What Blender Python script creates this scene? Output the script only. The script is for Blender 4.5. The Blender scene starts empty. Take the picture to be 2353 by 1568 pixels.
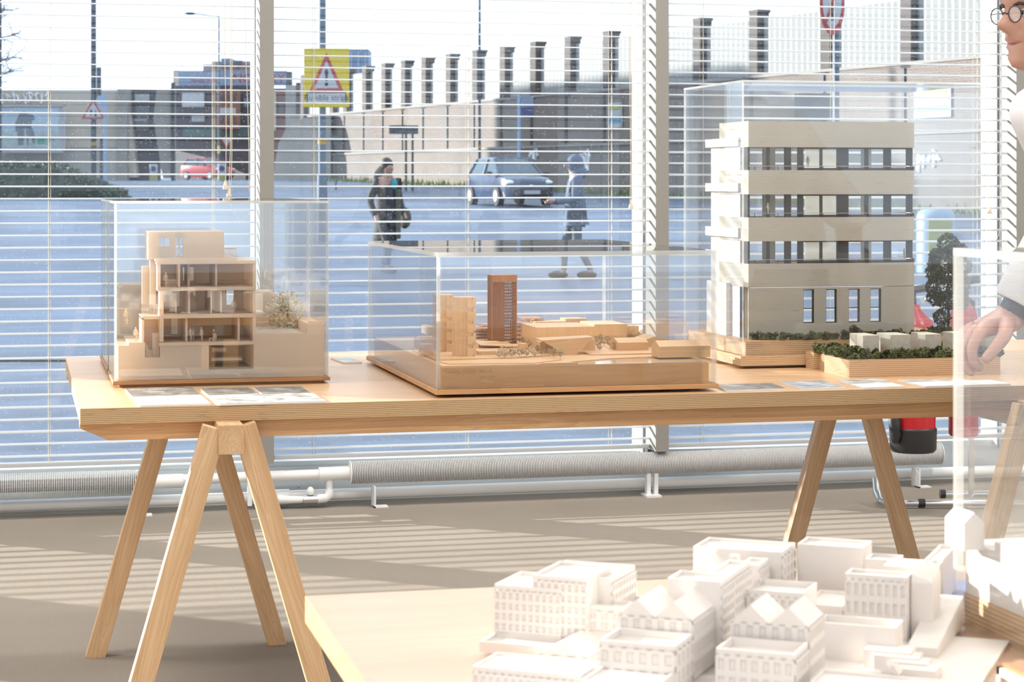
import bpy, bmesh, math, random
from mathutils import Vector, Matrix, noise as mnoise
C = bpy.context.scene.collection
SC = bpy.context.scene
R = random.Random(7)
PI = math.pi
# ------------------------------------------------------------------ camera, world, sun, exposure
F, CX, HY, H = 4800.0, 1176.5, 420.0, 1.22          # focal length (px of a 2353 wide frame), horizon row, eye height
YAW = math.atan(0.2375); SN, CN = math.sin(YAW), math.cos(YAW)
cam = bpy.data.cameras.new('camera'); camo = bpy.data.objects.new('camera', cam); C.objects.link(camo)
camo.location = (0, 0, H); camo.rotation_euler = (PI/2, 0, -YAW)
cam.sensor_width = 36; cam.sensor_fit = 'HORIZONTAL'; cam.lens = F/2353*36
cam.shift_y = -(784-HY)/2353; cam.clip_start = 0.05; cam.clip_end = 2000
cam.dof.use_dof = True; cam.dof.focus_distance = 4.9; cam.dof.aperture_fstop = 16
SC.camera = camo
SC.view_settings.view_transform = 'Standard'; SC.view_settings.look = 'None'
SC.view_settings.gamma = 1; SC.view_settings.use_curve_mapping = False
SC.view_settings.exposure = 0.0
w = bpy.data.worlds.new('sky'); SC.world = w; w.use_nodes = True
bg = w.node_tree.nodes['Background']; bg.inputs[0].default_value = (0.80, 0.90, 1.0, 1); bg.inputs[1].default_value = 2.0
sun = bpy.data.lights.new('sun', 'SUN'); suno = bpy.data.objects.new('sun', sun); C.objects.link(suno)
sun.energy = 13.0; sun.color = (1.0, 0.93, 0.82); sun.angle = math.radians(0.5)
_az, _el = (-0.773, 0.634), math.radians(15.0)       # winter sun, low, beyond the window and to the left
sd = Vector((_az[0]*math.cos(_el), _az[1]*math.cos(_el), math.sin(_el)))
suno.rotation_euler = sd.to_track_quat('Z', 'Y').to_euler(); suno.location = (-20, 20, 15)
try:
    SC.cycles.transparent_max_bounces = 48; SC.cycles.max_bounces = 10; SC.cycles.glossy_bounces = 5
    SC.cycles.transmission_bounces = 6; SC.cycles.diffuse_bounces = 4
    SC.cycles.caustics_reflective = False; SC.cycles.caustics_refractive = False
    SC.cycles.sample_clamp_indirect = 6.0; SC.cycles.use_denoising = True
    SC.cycles.use_adaptive_sampling = True; SC.cycles.adaptive_threshold = 0.02
except Exception: pass
# ------------------------------------------------------------------ surveying helpers (photo measurement -> place in the room)
def ratio(px):
    u = (px-CX)/F
    return (SN+u*CN)/(CN-u*SN)
def at(px, py, Y):
    X = ratio(px)*Y; zc = X*SN+Y*CN
    return Vector((X, Y, H-(py-HY)*zc/F))
def atX(px, py, X):
    Y = X/ratio(px); return at(px, py, Y)
def atz(px, py, Z):
    zc = F*(H-Z)/(py-HY); xc = (px-CX)/F*zc
    return Vector((zc*SN+xc*CN, zc*CN-xc*SN, Z))
def atd(px, py, zc):
    xc = (px-CX)/F*zc
    return Vector((zc*SN+xc*CN, zc*CN-xc*SN, H-(py-HY)*zc/F))
def along(P, d, px):
    """distance t so that P + t d is seen at column px"""
    u = (px-CX)/F
    a = (P.x*CN-P.y*SN)-u*(P.x*SN+P.y*CN); b = (d[0]*CN-d[1]*SN)-u*(d[0]*SN+d[1]*CN)
    return -a/b
RIGHT = Vector((CN, -SN, 0)); FWD = Vector((SN, CN, 0))
# ------------------------------------------------------------------ materials
def newmat(name):
    m = bpy.data.materials.new(name); m.use_nodes = True
    nt = m.node_tree; return m, nt, nt.nodes['Principled BSDF']
def N(nt, t, **k):
    n = nt.nodes.new(t)
    for a, b in k.items():
        if a.startswith('i_'): n.inputs[a[2:].replace('_', ' ')].default_value = b
        else: setattr(n, a, b)
    return n
def ramp(nt, fac, cols):
    r = nt.nodes.new('ShaderNodeValToRGB'); e = r.color_ramp.elements
    while len(e) < len(cols): e.new(0.5)
    for el, (p, c) in zip(e, cols): el.position = p; el.color = (*c, 1)
    nt.links.new(fac, r.inputs[0]); return r.outputs[0]
def srgb(r, g, b):
    f = lambda c: ((c/255+0.055)/1.055)**2.4 if c > 10 else c/255/12.92
    return (f(r), f(g), f(b))
def plain(name, c, rough=0.6, var=0.06, sc=8.0, metal=0.0, bump=0.0, spec=0.5, bsc=None):
    m, nt, p = newmat(name)
    p.inputs['Roughness'].default_value = rough; p.inputs['Metallic'].default_value = metal
    p.inputs['Specular IOR Level'].default_value = spec
    tc = N(nt, 'ShaderNodeTexCoord'); nz = N(nt, 'ShaderNodeTexNoise'); nz.inputs['Scale'].default_value = sc; nz.inputs['Detail'].default_value = 4
    nt.links.new(tc.outputs['Object'], nz.inputs['Vector'])
    o = ramp(nt, nz.outputs[0], [(0.25, tuple(x*(1-var) for x in c)), (0.75, tuple(min(1, x*(1+var)) for x in c))])
    nt.links.new(o, p.inputs['Base Color'])
    if bump:
        n2 = N(nt, 'ShaderNodeTexNoise'); n2.inputs['Scale'].default_value = bsc or sc*6; n2.inputs['Detail'].default_value = 3
        nt.links.new(tc.outputs['Object'], n2.inputs['Vector'])
        b = N(nt, 'ShaderNodeBump'); b.inputs['Strength'].default_value = bump; b.inputs['Distance'].default_value = 0.01
        nt.links.new(n2.outputs[0], b.inputs['Height']); nt.links.new(b.outputs[0], p.inputs['Normal'])
    return m
def wood(name, light, dark, grain='x', fine=26.0, rough=0.45, knots=True):
    m, nt, p = newmat(name); p.inputs['Roughness'].default_value = rough
    tc = N(nt, 'ShaderNodeTexCoord'); mp = N(nt, 'ShaderNodeMapping')
    s = {'x': (0.07, 1, 1), 'y': (1, 0.07, 1), 'z': (1, 1, 0.07)}[grain]
    mp.inputs['Scale'].default_value = tuple(v*fine for v in s)
    nt.links.new(tc.outputs['Object'], mp.inputs[0])
    n1 = N(nt, 'ShaderNodeTexNoise'); n1.inputs['Scale'].default_value = 1.0; n1.inputs['Detail'].default_value = 6; n1.inputs['Distortion'].default_value = 0.8
    nt.links.new(mp.outputs[0], n1.inputs[0])
    wv = N(nt, 'ShaderNodeMath', operation='MULTIPLY'); wv.inputs[1].default_value = 11.0
    nt.links.new(n1.outputs[0], wv.inputs[0])
    sn = N(nt, 'ShaderNodeMath', operation='FRACT'); nt.links.new(wv.outputs[0], sn.inputs[0])
    mx = N(nt, 'ShaderNodeMath', operation='MULTIPLY'); nt.links.new(sn.outputs[0], mx.inputs[0]); mx.inputs[1].default_value = 0.45
    ad = N(nt, 'ShaderNodeMath', operation='ADD'); nt.links.new(mx.outputs[0], ad.inputs[0]); nt.links.new(n1.outputs[0], ad.inputs[1])
    col = ramp(nt, ad.outputs[0], [(0.35, light), (0.6, tuple((a*0.75+b*0.25) for a, b in zip(light, dark))), (0.98, tuple(a*.45+b*.55 for a, b in zip(light, dark)))])
    if knots:
        mp2 = N(nt, 'ShaderNodeMapping'); mp2.inputs['Scale'].default_value = tuple(5.5 if v == 1 else 2.6 for v in s)
        nt.links.new(tc.outputs['Object'], mp2.inputs[0])
        vo = N(nt, 'ShaderNodeTexVoronoi'); vo.inputs['Scale'].default_value = 1.0; nt.links.new(mp2.outputs[0], vo.inputs[0])
        k = N(nt, 'ShaderNodeMapRange'); k.inputs[1].default_value = 0.03; k.inputs[2].default_value = 0.13; k.inputs[3].default_value = 0.75; k.inputs[4].default_value = 0.0
        nt.links.new(vo.outputs['Distance'], k.inputs[0])
        mc = N(nt, 'ShaderNodeMix', data_type='RGBA'); nt.links.new(k.outputs[0], mc.inputs[0]); nt.links.new(col, mc.inputs[6])
        mc.inputs[7].default_value = (*[x*0.5 for x in dark], 1); col = mc.outputs[2]
    nt.links.new(col, p.inputs['Base Color'])
    return m
def plyedge(name, light, dark, period=0.0036):
    m, nt, p = newmat(name); p.inputs['Roughness'].default_value = 0.6
    tc = N(nt, 'ShaderNodeTexCoord'); sx = N(nt, 'ShaderNodeSeparateXYZ'); nt.links.new(tc.outputs['Object'], sx.inputs[0])
    nz = N(nt, 'ShaderNodeTexNoise'); nz.inputs['Scale'].default_value = 3.0
    nt.links.new(tc.outputs['Object'], nz.inputs[0])
    a = N(nt, 'ShaderNodeMath', operation='MULTIPLY_ADD'); nt.links.new(nz.outputs[0], a.inputs[0]); a.inputs[1].default_value = period*0.6; nt.links.new(sx.outputs[2], a.inputs[2])
    d = N(nt, 'ShaderNodeMath', operation='DIVIDE'); nt.links.new(a.outputs[0], d.inputs[0]); d.inputs[1].default_value = period
    fr = N(nt, 'ShaderNodeMath', operation='FRACT'); nt.links.new(d.outputs[0], fr.inputs[0])
    mid = tuple(x*.6+y*.4 for x, y in zip(light, dark))
    c = ramp(nt, fr.outputs[0], [(0.0, dark), (0.16, mid), (0.3, light), (0.78, light), (0.95, mid)])
    mp = N(nt, 'ShaderNodeMapping'); mp.inputs['Scale'].default_value = (22, 22, 420); nt.links.new(tc.outputs['Object'], mp.inputs[0])
    n2 = N(nt, 'ShaderNodeTexNoise'); n2.inputs['Scale'].default_value = 1; n2.inputs['Detail'].default_value = 2; nt.links.new(mp.outputs[0], n2.inputs[0])
    k = N(nt, 'ShaderNodeMapRange'); k.inputs[1].default_value = 0.62; k.inputs[2].default_value = 0.8; k.inputs[3].default_value = 0; k.inputs[4].default_value = 0.8
    nt.links.new(n2.outputs[0], k.inputs[0])
    mc = N(nt, 'ShaderNodeMix', data_type='RGBA'); nt.links.new(k.outputs[0], mc.inputs[0]); nt.links.new(c, mc.inputs[6]); mc.inputs[7].default_value = (*[x*.6 for x in dark], 1)
    nt.links.new(mc.outputs[2], p.inputs['Base Color']); return m
def glassy(name, tint, refl=1.0, rough=0.0, dust=0.0, haze=0.0):
    """clear sheet: straight-through transmission with Fresnel-weighted reflection, optional dust specks and haze"""
    m, nt, p = newmat(name); nt.nodes.remove(p); out = nt.nodes['Material Output']
    tr = N(nt, 'ShaderNodeBsdfTransparent'); tr.inputs[0].default_value = (*tint, 1)
    gl = N(nt, 'ShaderNodeBsdfGlossy'); gl.inputs['Roughness'].default_value = rough
    lw = N(nt, 'ShaderNodeLayerWeight'); lw.inputs[0].default_value = 0.5
    pw = N(nt, 'ShaderNodeMath', operation='POWER'); nt.links.new(lw.outputs['Facing'], pw.inputs[0]); pw.inputs[1].default_value = 5.0
    ma = N(nt, 'ShaderNodeMath', operation='MULTIPLY_ADD'); nt.links.new(pw.outputs[0], ma.inputs[0]); ma.inputs[1].default_value = 0.9*refl; ma.inputs[2].default_value = 0.04*refl
    mx = N(nt, 'ShaderNodeMixShader'); nt.links.new(ma.outputs[0], mx.inputs[0]); nt.links.new(tr.outputs[0], mx.inputs[1]); nt.links.new(gl.outputs[0], mx.inputs[2])
    last = mx.outputs[0]
    tc = N(nt, 'ShaderNodeTexCoord')
    if dust or haze:
        df = N(nt, 'ShaderNodeBsdfTranslucent'); df.inputs[0].default_value = (0.95, 0.95, 0.95, 1)
        facs = []
        if dust:
            vo = N(nt, 'ShaderNodeTexVoronoi'); vo.inputs['Scale'].default_value = 70.0; nt.links.new(tc.outputs['Object'], vo.inputs[0])
            k = N(nt, 'ShaderNodeMapRange'); k.inputs[1].default_value = 0.05; k.inputs[2].default_value = 0.13; k.inputs[3].default_value = dust; k.inputs[4].default_value = 0.0
            nt.links.new(vo.outputs['Distance'], k.inputs[0]); facs.append(k.outputs[0])
        if haze:
            nz = N(nt, 'ShaderNodeTexNoise'); nz.inputs['Scale'].default_value = 5.0; nz.inputs['Detail'].default_value = 3; nt.links.new(tc.outputs['Object'], nz.inputs[0])
            k = N(nt, 'ShaderNodeMapRange'); k.inputs[1].default_value = 0.35; k.inputs[2].default_value = 0.75; k.inputs[3].default_value = haze*0.3; k.inputs[4].default_value = haze
            nt.links.new(nz.outputs[0], k.inputs[0]); facs.append(k.outputs[0])
        f = facs[0]
        if len(facs) == 2:
            ad = N(nt, 'ShaderNodeMath', operation='ADD'); ad.use_clamp = True; nt.links.new(facs[0], ad.inputs[0]); nt.links.new(facs[1], ad.inputs[1]); f = ad.outputs[0]
        m2 = N(nt, 'ShaderNodeMixShader'); nt.links.new(f, m2.inputs[0]); nt.links.new(last, m2.inputs[1]); nt.links.new(df.outputs[0], m2.inputs[2]); last = m2.outputs[0]
    nt.links.new(last, out.inputs[0]); return m
def acrylic_edge(name):
    m, nt, p = newmat(name); nt.nodes.remove(p); out = nt.nodes['Material Output']
    tr = N(nt, 'ShaderNodeBsdfTransparent'); df = N(nt, 'ShaderNodeBsdfDiffuse'); df.inputs[0].default_value = (0.74, 0.76, 0.73, 1)
    tl = N(nt, 'ShaderNodeBsdfTranslucent'); tl.inputs[0].default_value = (0.84, 0.85, 0.82, 1)
    a = N(nt, 'ShaderNodeMixShader'); a.inputs[0].default_value = 0.6; nt.links.new(df.outputs[0], a.inputs[1]); nt.links.new(tl.outputs[0], a.inputs[2])
    b = N(nt, 'ShaderNodeMixShader'); b.inputs[0].default_value = 0.5; nt.links.new(a.outputs[0], b.inputs[1]); nt.links.new(tr.outputs[0], b.inputs[2])
    nt.links.new(b.outputs[0], out.inputs[0]); return m
def brickmat(name, c1, c2, mortar, sx=0.225, sz=0.075, rough=0.85, axis='wall'):
    m, nt, p = newmat(name); p.inputs['Roughness'].default_value = rough
    tc = N(nt, 'ShaderNodeTexCoord'); sp = N(nt, 'ShaderNodeSeparateXYZ'); nt.links.new(tc.outputs['Object'], sp.inputs[0])
    ad = N(nt, 'ShaderNodeMath', operation='ADD'); nt.links.new(sp.outputs[0], ad.inputs[0]); nt.links.new(sp.outputs[1], ad.inputs[1])
    cb = N(nt, 'ShaderNodeCombineXYZ'); nt.links.new(ad.outputs[0], cb.inputs[0]); nt.links.new(sp.outputs[2], cb.inputs[1])
    b = N(nt, 'ShaderNodeTexBrick'); b.inputs['Scale'].default_value = 1.0; b.inputs['Brick Width'].default_value = sx; b.inputs['Row Height'].default_value = sz
    b.inputs['Mortar Size'].default_value = 0.012; b.inputs['Color1'].default_value = (*c1, 1); b.inputs['Color2'].default_value = (*c2, 1); b.inputs['Mortar'].default_value = (*mortar, 1)
    nt.links.new(cb.outputs[0], b.inputs[0])
    nz = N(nt, 'ShaderNodeTexNoise'); nz.inputs['Scale'].default_value = 0.35; nz.inputs['Detail'].default_value = 5; nt.links.new(tc.outputs['Object'], nz.inputs[0])
    r = ramp(nt, nz.outputs[0], [(0.3, (0.8, 0.8, 0.8)), (0.7, (1.08, 1.06, 1.04))])
    mx = N(nt, 'ShaderNodeMix', data_type='RGBA', blend_type='MULTIPLY'); mx.inputs[0].default_value = 1; nt.links.new(b.outputs[0], mx.inputs[6]); nt.links.new(r, mx.inputs[7])
    nt.links.new(mx.outputs[2], p.inputs['Base Color']); return m
def carpetmat(name, c):
    m, nt, p = newmat(name); p.inputs['Roughness'].default_value = 0.95; p.inputs['Specular IOR Level'].default_value = 0.1
    tc = N(nt, 'ShaderNodeTexCoord')
    n1 = N(nt, 'ShaderNodeTexNoise'); n1.inputs['Scale'].default_value = 420; n1.inputs['Detail'].default_value = 2
    mp = N(nt, 'ShaderNodeMapping'); mp.inputs['Scale'].default_value = (1, 1.6, 1); nt.links.new(tc.outputs['Object'], mp.inputs[0]); nt.links.new(mp.outputs[0], n1.inputs[0])
    n2 = N(nt, 'ShaderNodeTexNoise'); n2.inputs['Scale'].default_value = 1.6; n2.inputs['Detail'].default_value = 5; nt.links.new(tc.outputs['Object'], n2.inputs[0])
    a = N(nt, 'ShaderNodeMath', operation='MULTIPLY_ADD'); nt.links.new(n2.outputs[0], a.inputs[0]); a.inputs[1].default_value = 0.35; nt.links.new(n1.outputs[0], a.inputs[2])
    o = ramp(nt, a.outputs[0], [(0.4, tuple(x*.72 for x in c)), (0.95, tuple(x*1.22 for x in c))])
    nt.links.new(o, p.inputs['Base Color'])
    b = N(nt, 'ShaderNodeBump'); b.inputs['Strength'].default_value = 0.55; b.inputs['Distance'].default_value = 0.004
    nt.links.new(n1.outputs[0], b.inputs['Height']); nt.links.new(b.outputs[0], p.inputs['Normal']); return m
M = {}
M['carpet'] = carpetmat('carpet', (0.325, 0.282, 0.235))
M['paint'] = plain('white_paint', (0.78, 0.78, 0.77), 0.55, 0.02)
M['wallpaint'] = plain('wall_paint', (0.80, 0.78, 0.74), 0.7, 0.02)
M['mullion'] = plain('mullion_paint', (0.27, 0.255, 0.23), 0.5, 0.02)
M['frame'] = plain('frame_white', (0.74, 0.77, 0.79), 0.35, 0.02)
M['gasket'] = plain('black_gasket', (0.03, 0.035, 0.05), 0.5, 0.02)
M['slat'] = plain('slat_enamel', (0.47, 0.48, 0.485), 0.35, 0.02)
M['cord'] = plain('blind_cord', (0.66, 0.60, 0.48), 0.8, 0.05)
M['glass'] = glassy('window_glass', (0.93, 0.965, 0.995), 0.8, 0.0, dust=0.2)
M['acrylic'] = glassy('acrylic_sheet', (0.985, 0.99, 0.992), 1.1, 0.0, haze=0.022)
M['acedge'] = acrylic_edge('acrylic_polished_edge')
M['birch'] = wood('birch_veneer', srgb(210, 176, 138), srgb(182, 138, 96), 'x', 10.0, 0.35, False)
M['birch_pale'] = wood('birch_veneer_pale', srgb(186, 157, 133), srgb(166, 134, 108), 'x', 8.0, 0.3, False)
M['plyedge'] = plyedge('ply_edge', srgb(204, 170, 126), srgb(84, 56, 32), 0.0039)
M['plyedge2'] = plyedge('ply_edge_fine', srgb(214, 182, 146), srgb(132, 94, 62), 0.0048)
M['pine_x'] = wood('pine_rail', srgb(214, 172, 124), srgb(166, 116, 72), 'x', 16.0, 0.5)
M['pine_z'] = wood('pine_leg', srgb(224, 190, 148), srgb(176, 128, 84), 'z', 16.0, 0.5)
M['pine_y'] = wood('pine_beam', srgb(222, 188, 146), srgb(174, 126, 82), 'y', 20.0, 0.5, False)
M['modelwood'] = wood('model_limewood', srgb(216, 178, 134), srgb(190, 146, 102), 'x', 9.0, 0.5, False)
M['modelwood_z'] = wood('model_limewood_upright', srgb(220, 184, 142), srgb(198, 154, 110), 'z', 12.0, 0.5, False)
M['modelred'] = wood('model_cherry', srgb(188, 134, 94), srgb(142, 92, 58), 'z', 14.0, 0.5, False)
M['cream'] = plain('cream_print', (0.66, 0.595, 0.51), 0.6, 0.02, 20)
def printmat(name, c, tl, f):
    m, nt, p = newmat(name); p.inputs['Roughness'].default_value = 0.6; p.inputs['Base Color'].default_value = (*c, 1); p.inputs['Specular IOR Level'].default_value = .3
    t = N(nt, 'ShaderNodeBsdfTranslucent'); t.inputs[0].default_value = (*tl, 1); x = N(nt, 'ShaderNodeMixShader'); x.inputs[0].default_value = f
    nt.links.new(p.outputs[0], x.inputs[1]); nt.links.new(t.outputs[0], x.inputs[2]); nt.links.new(x.outputs[0], nt.nodes['Material Output'].inputs[0]); return m
M['cream'] = printmat('cream_print', (0.74, 0.65, 0.54), (0.95, 0.76, 0.56), 0.42)
M['whiteprint'] = plain('white_print', (0.72, 0.68, 0.65), 0.55, 0.015, 20)
M['concrete'] = plain('cast_concrete', (0.50, 0.47, 0.40), 0.85, 0.1, 60, bump=0.2)
M['chrome'] = plain('chrome', (0.8, 0.8, 0.82), 0.12, 0.02, metal=1.0)
M['black'] = plain('black_rubber', (0.018, 0.018, 0.02), 0.45, 0.1)
M['red'] = plain('red_enamel', (0.46, 0.012, 0.018), 0.22, 0.03)
M['darkframe'] = plain('dark_frame', (0.035, 0.036, 0.038), 0.4, 0.05)
# ------------------------------------------------------------------ mesh helpers
W = {}
class MB:
    def __init__(s): s.bm = bmesh.new(); s.mi = 0
    def face(s, vs):
        try:
            f = s.bm.faces.new(vs); f.material_index = s.mi; return f
        except ValueError: return None
    def poly(s, pts): return s.face([s.bm.verts.new(p) for p in pts])
    def hexa(s, b, t):
        vb = [s.bm.verts.new(p) for p in b]; vt = [s.bm.verts.new(p) for p in t]; n = len(vb)
        s.face(vb[::-1]); s.face(vt)
        for i in range(n): s.face([vb[i], vb[(i+1) % n], vt[(i+1) % n], vt[i]])
        return s
    def box(s, x0, x1, y0, y1, z0, z1):
        b = [(x0, y0), (x1, y0), (x1, y1), (x0, y1)]
        return s.hexa([(x, y, z0) for x, y in b], [(x, y, z1) for x, y in b])
    def prism(s, xy, z0, z1): return s.hexa([(x, y, z0) for x, y in xy], [(x, y, z1) for x, y in xy])
    def prismY(s, xz, y0, y1): return s.hexa([(x, y0, z) for x, z in xz], [(x, y1, z) for x, z in xz])
    def prismX(s, yz, x0, x1): return s.hexa([(x0, y, z) for y, z in yz], [(x1, y, z) for y, z in yz])
    def obox(s, P, d, n, L, T, z0, z1):
        """box along direction d (2D) from P, length L, thickness T along n"""
        a = [(P[0], P[1]), (P[0]+d[0]*L, P[1]+d[1]*L), (P[0]+d[0]*L+n[0]*T, P[1]+d[1]*L+n[1]*T), (P[0]+n[0]*T, P[1]+n[1]*T)]
        return s.prism(a, z0, z1)
    def tube(s, pts, r, n=8, cap=True, rr=None):
        pts = [Vector(p) for p in pts]; rings = []
        up = Vector((0, 0, 1))
        for i, p in enumerate(pts):
            t = (pts[min(i+1, len(pts)-1)]-pts[max(i-1, 0)])
            if t.length < 1e-9: t = Vector((0, 0, 1))
            t.normalize()
            a = t.cross(up)
            if a.length < 0.05: a = t.cross(Vector((1, 0, 0)))
            a.normalize(); b = a.cross(t); b.normalize()
            q = rr[i] if rr else r
            rings.append([s.bm.verts.new(p+(a*math.cos(k*2*PI/n)+b*math.sin(k*2*PI/n))*q) for k in range(n)])
        for A, B in zip(rings, rings[1:]):
            for k in range(n): s.face([A[k], A[(k+1) % n], B[(k+1) % n], B[k]])
        if cap: s.face(rings[0][::-1]); s.face(rings[-1])
        return s
    def cyl(s, p0, p1, r, r1=None, n=16): return s.tube([p0, p1], r, n, True, [r, r if r1 is None else r1])
    def lathe(s, c, prof, n=20):
        rings = [[s.bm.verts.new((c[0]+r*math.cos(k*2*PI/n), c[1]+r*math.sin(k*2*PI/n), c[2]+z)) for k in range(n)] for r, z in prof]
        for A, B in zip(rings, rings[1:]):
            for k in range(n): s.face([A[k], A[(k+1) % n], B[(k+1) % n], B[k]])
        s.face(rings[0][::-1]); s.face(rings[-1]); return s
    def ball(s, c, r, seg=10, rings=7, lump=0.0, seed=0):
        rx, ry, rz = (r, r, r) if not hasattr(r, '__len__') else r
        ret = bmesh.ops.create_uvsphere(s.bm, u_segments=seg, v_segments=rings, radius=1.0)
        for v in ret['verts']:
            k = 1.0
            if lump: k += lump*mnoise.noise(v.co*2.3+Vector((seed*3.1, seed*1.7, seed)))
            v.co = Vector((c[0]+v.co.x*rx*k, c[1]+v.co.y*ry*k, c[2]+v.co.z*rz*k))
        for f in {f for v in ret['verts'] for f in v.link_faces}: f.material_index = s.mi
        return s
    def loft(s, rings, cap=True, closed=True):
        rv = [[s.bm.verts.new(p) for p in r] for r in rings]; n = len(rv[0])
        for A, B in zip(rv, rv[1:]):
            for k in range(n if closed else n-1): s.face([A[k], A[(k+1) % n], B[(k+1) % n], B[k]])
        if cap: s.face(rv[0][::-1]); s.face(rv[-1])
        return s
    def build(s, name, mats, parent=None, origin=None, local=False, smooth=False, bevel=0.0, kind=None, label=None, cat=None, group=None, edge=None):
        bm = s.bm
        bmesh.ops.recalc_face_normals(bm, faces=bm.faces[:])
        if bevel:
            es = [e for e in bm.edges if len(e.link_faces) == 2 and e.calc_face_angle(0) > 0.6]
            bmesh.ops.bevel(bm, geom=es, offset=bevel, segments=2, affect='EDGES', profile=0.5)
        mw = W.get(parent.name, Matrix()) if parent else Matrix()
        o_m = Matrix()
        if parent and not local: bm.transform(mw.inverted())
        if origin is not None and not parent:
            o_m = Matrix.Translation(origin)
            if not local: bm.transform(o_m.inverted())
        if edge:                       # side faces take the second material
            for f in bm.faces: f.material_index = 1 if abs(f.normal.z) < 0.5 else 0
        if smooth:
            for f in bm.faces: f.smooth = True
        me = bpy.data.meshes.new(name); bm.to_mesh(me); bm.free()
        for m in (mats if isinstance(mats, (list, tuple)) else [mats]): me.materials.append(M[m] if isinstance(m, str) else m)
        if smooth:
            try: me.set_sharp_from_angle(angle=0.7)
            except Exception: pass
        o = bpy.data.objects.new(name, me); C.objects.link(o)
        if parent: o.parent = parent; W[o.name] = mw
        elif origin is not None: o.location = origin; W[o.name] = o_m
        tag(o, label, cat, group, kind); return o
def tag(o, label=None, cat=None, group=None, kind=None):
    if label: o['label'] = label
    if cat: o['category'] = cat
    if group: o['group'] = group
    if kind: o['kind'] = kind
    return o
def thing(name, label, cat, loc=(0, 0, 0), rz=0.0, group=None):
    o = bpy.data.objects.new(name, None); C.objects.link(o); o.location = loc; o.rotation_euler = (0, 0, rz); o.empty_display_size = 0.05
    W[o.name] = Matrix.Translation(loc) @ Matrix.Rotation(rz, 4, 'Z')
    return tag(o, label, cat, group)
def struct(name, mb, mats, parent=None, **k):
    return mb.build(name, mats, parent, kind='structure', **k)
def inst(src, parent, loc, rot=(0, 0, 0), scale=(1, 1, 1), name=None):
    """another object on the same mesh, child of parent, placed in the parent's own frame"""
    o = bpy.data.objects.new(name or src.name.split('.')[0], src.data); C.objects.link(o)
    o.parent = parent; o.location = loc; o.rotation_euler = rot; o.scale = scale
    if src.get('kind'): o['kind'] = src['kind']
    return o
def dup(root, loc, rz=None, label=None):
    r = root.copy(); C.objects.link(r); r.location = loc
    if rz is not None: r.rotation_euler = (0, 0, rz)
    if label: r['label'] = label
    W[r.name] = Matrix.Translation(loc) @ Matrix.Rotation(r.rotation_euler.z, 4, 'Z')
    for ch in list(root.children):
        c = ch.copy(); C.objects.link(c); c.parent = r
        for g in ch.children:
            d = g.copy(); C.objects.link(d); d.parent = c
    return r
def textmesh(s, size, depth=0.0005, align='CENTER'):
    cu = bpy.data.curves.new('text', 'FONT'); cu.body = s; cu.size = size; cu.extrude = depth; cu.align_x = align; cu.align_y = 'CENTER'; cu.resolution_u = 3
    o = bpy.data.objects.new('text', cu); C.objects.link(o)
    dg = bpy.context.evaluated_depsgraph_get(); me = bpy.data.meshes.new_from_object(o.evaluated_get(dg))
    bpy.data.objects.remove(o); return me
def lettering(name, s, size, mat, parent, mtx, depth=0.0008, align='CENTER', squash=1.0):
    me = textmesh(s, size, depth, align); me.transform(Matrix.Diagonal((squash, 1, 1, 1)))
    me.transform(mtx); me.transform(W[parent.name].inverted()); me.materials.clear(); me.materials.append(M[mat])
    o = bpy.data.objects.new(name, me); C.objects.link(o); o.parent = parent; W[o.name] = W[parent.name]; return o
def facing(P, right, up=Vector((0, 0, 1))):
    """matrix that stands text up at P reading along right"""
    r = Vector(right).normalized(); u = Vector(up).normalized(); n = r.cross(u)
    m = Matrix.Identity(4)
    for i in range(3): m[i][0] = r[i]; m[i][1] = u[i]; m[i][2] = n[i]; m[i][3] = P[i]
    return m
FILL_POWER = 56.0
# ------------------------------------------------------------------ the room
YG = 8.0                                               # glass line
MUL = [-2.18, -0.637, 0.906, 2.44, 3.965]              # mullion centre lines
HEAD = 3.75; CEIL = 4.0
m = MB(); m.box(-9.6, 9, -7, YG-0.02, -0.2, 0); struct('floor', m, 'carpet')
m = MB(); m.box(-9.8, 9.2, -7.2, YG+0.25, CEIL, CEIL+.2); struct('ceiling', m, 'paint')
m = MB(); m.box(-9.8, -9.6, -7.2, YG+0.25, -0.2, CEIL); struct('wall_left', m, 'wallpaint')
m = MB(); m.box(9, 9.2, -7.2, YG+0.25, -0.2, 0.9); m.box(9, 9.2, -7.2, YG+0.25, 3.4, CEIL)
for y in (-7.2, -3.4, 0.2, 3.8, 7.85): m.box(9, 9.2, y, y+0.4, 0.9, 3.4)
struct('wall_right', m, 'wallpaint')
m = MB(); m.box(-9.6, 9, -7.2, -7, -0.2, 0.5); m.box(-9.6, 9, -7.2, -7, 3.6, CEIL)
for x in (-8, -4.6, -1.2, 2.2, 5.6, 8.6): m.box(x, x+0.4, -7.2, -7, 0.5, 3.6)
struct('wall_back', m, 'wallpaint')
m = MB(); m.box(-3.32, MUL[0]-0.02, YG-0.05, YG+0.09, -0.2, CEIL); m.box(-9.6, -3.32, YG-0.05, YG+0.09, -0.2, 0.135); m.box(-9.6, -3.32, YG-0.05, YG+0.09, HEAD, CEIL)
for x in (-5.5, -7.75, -9.5): m.box(x-.03, x+.03, YG-0.05, YG+0.15, 0.1, HEAD)
m.box(MUL[4]+0.02, 9, YG-0.05, YG+0.09, -0.2, CEIL); m.box(MUL[0]-0.02, MUL[4]+0.02, YG-0.05, YG+0.09, HEAD, CEIL)
struct('wall_front', m, 'wallpaint')
m = MB(); m.box(MUL[0]-0.02, MUL[4]+0.02, YG-0.05, YG+0.2, -0.2, 0.135)
for x in (0.12, 1.25, 2.02, 2.9, 3.5): m.box(x, x+0.002, YG-0.051, YG-0.05, 0.0, 0.135)
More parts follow.
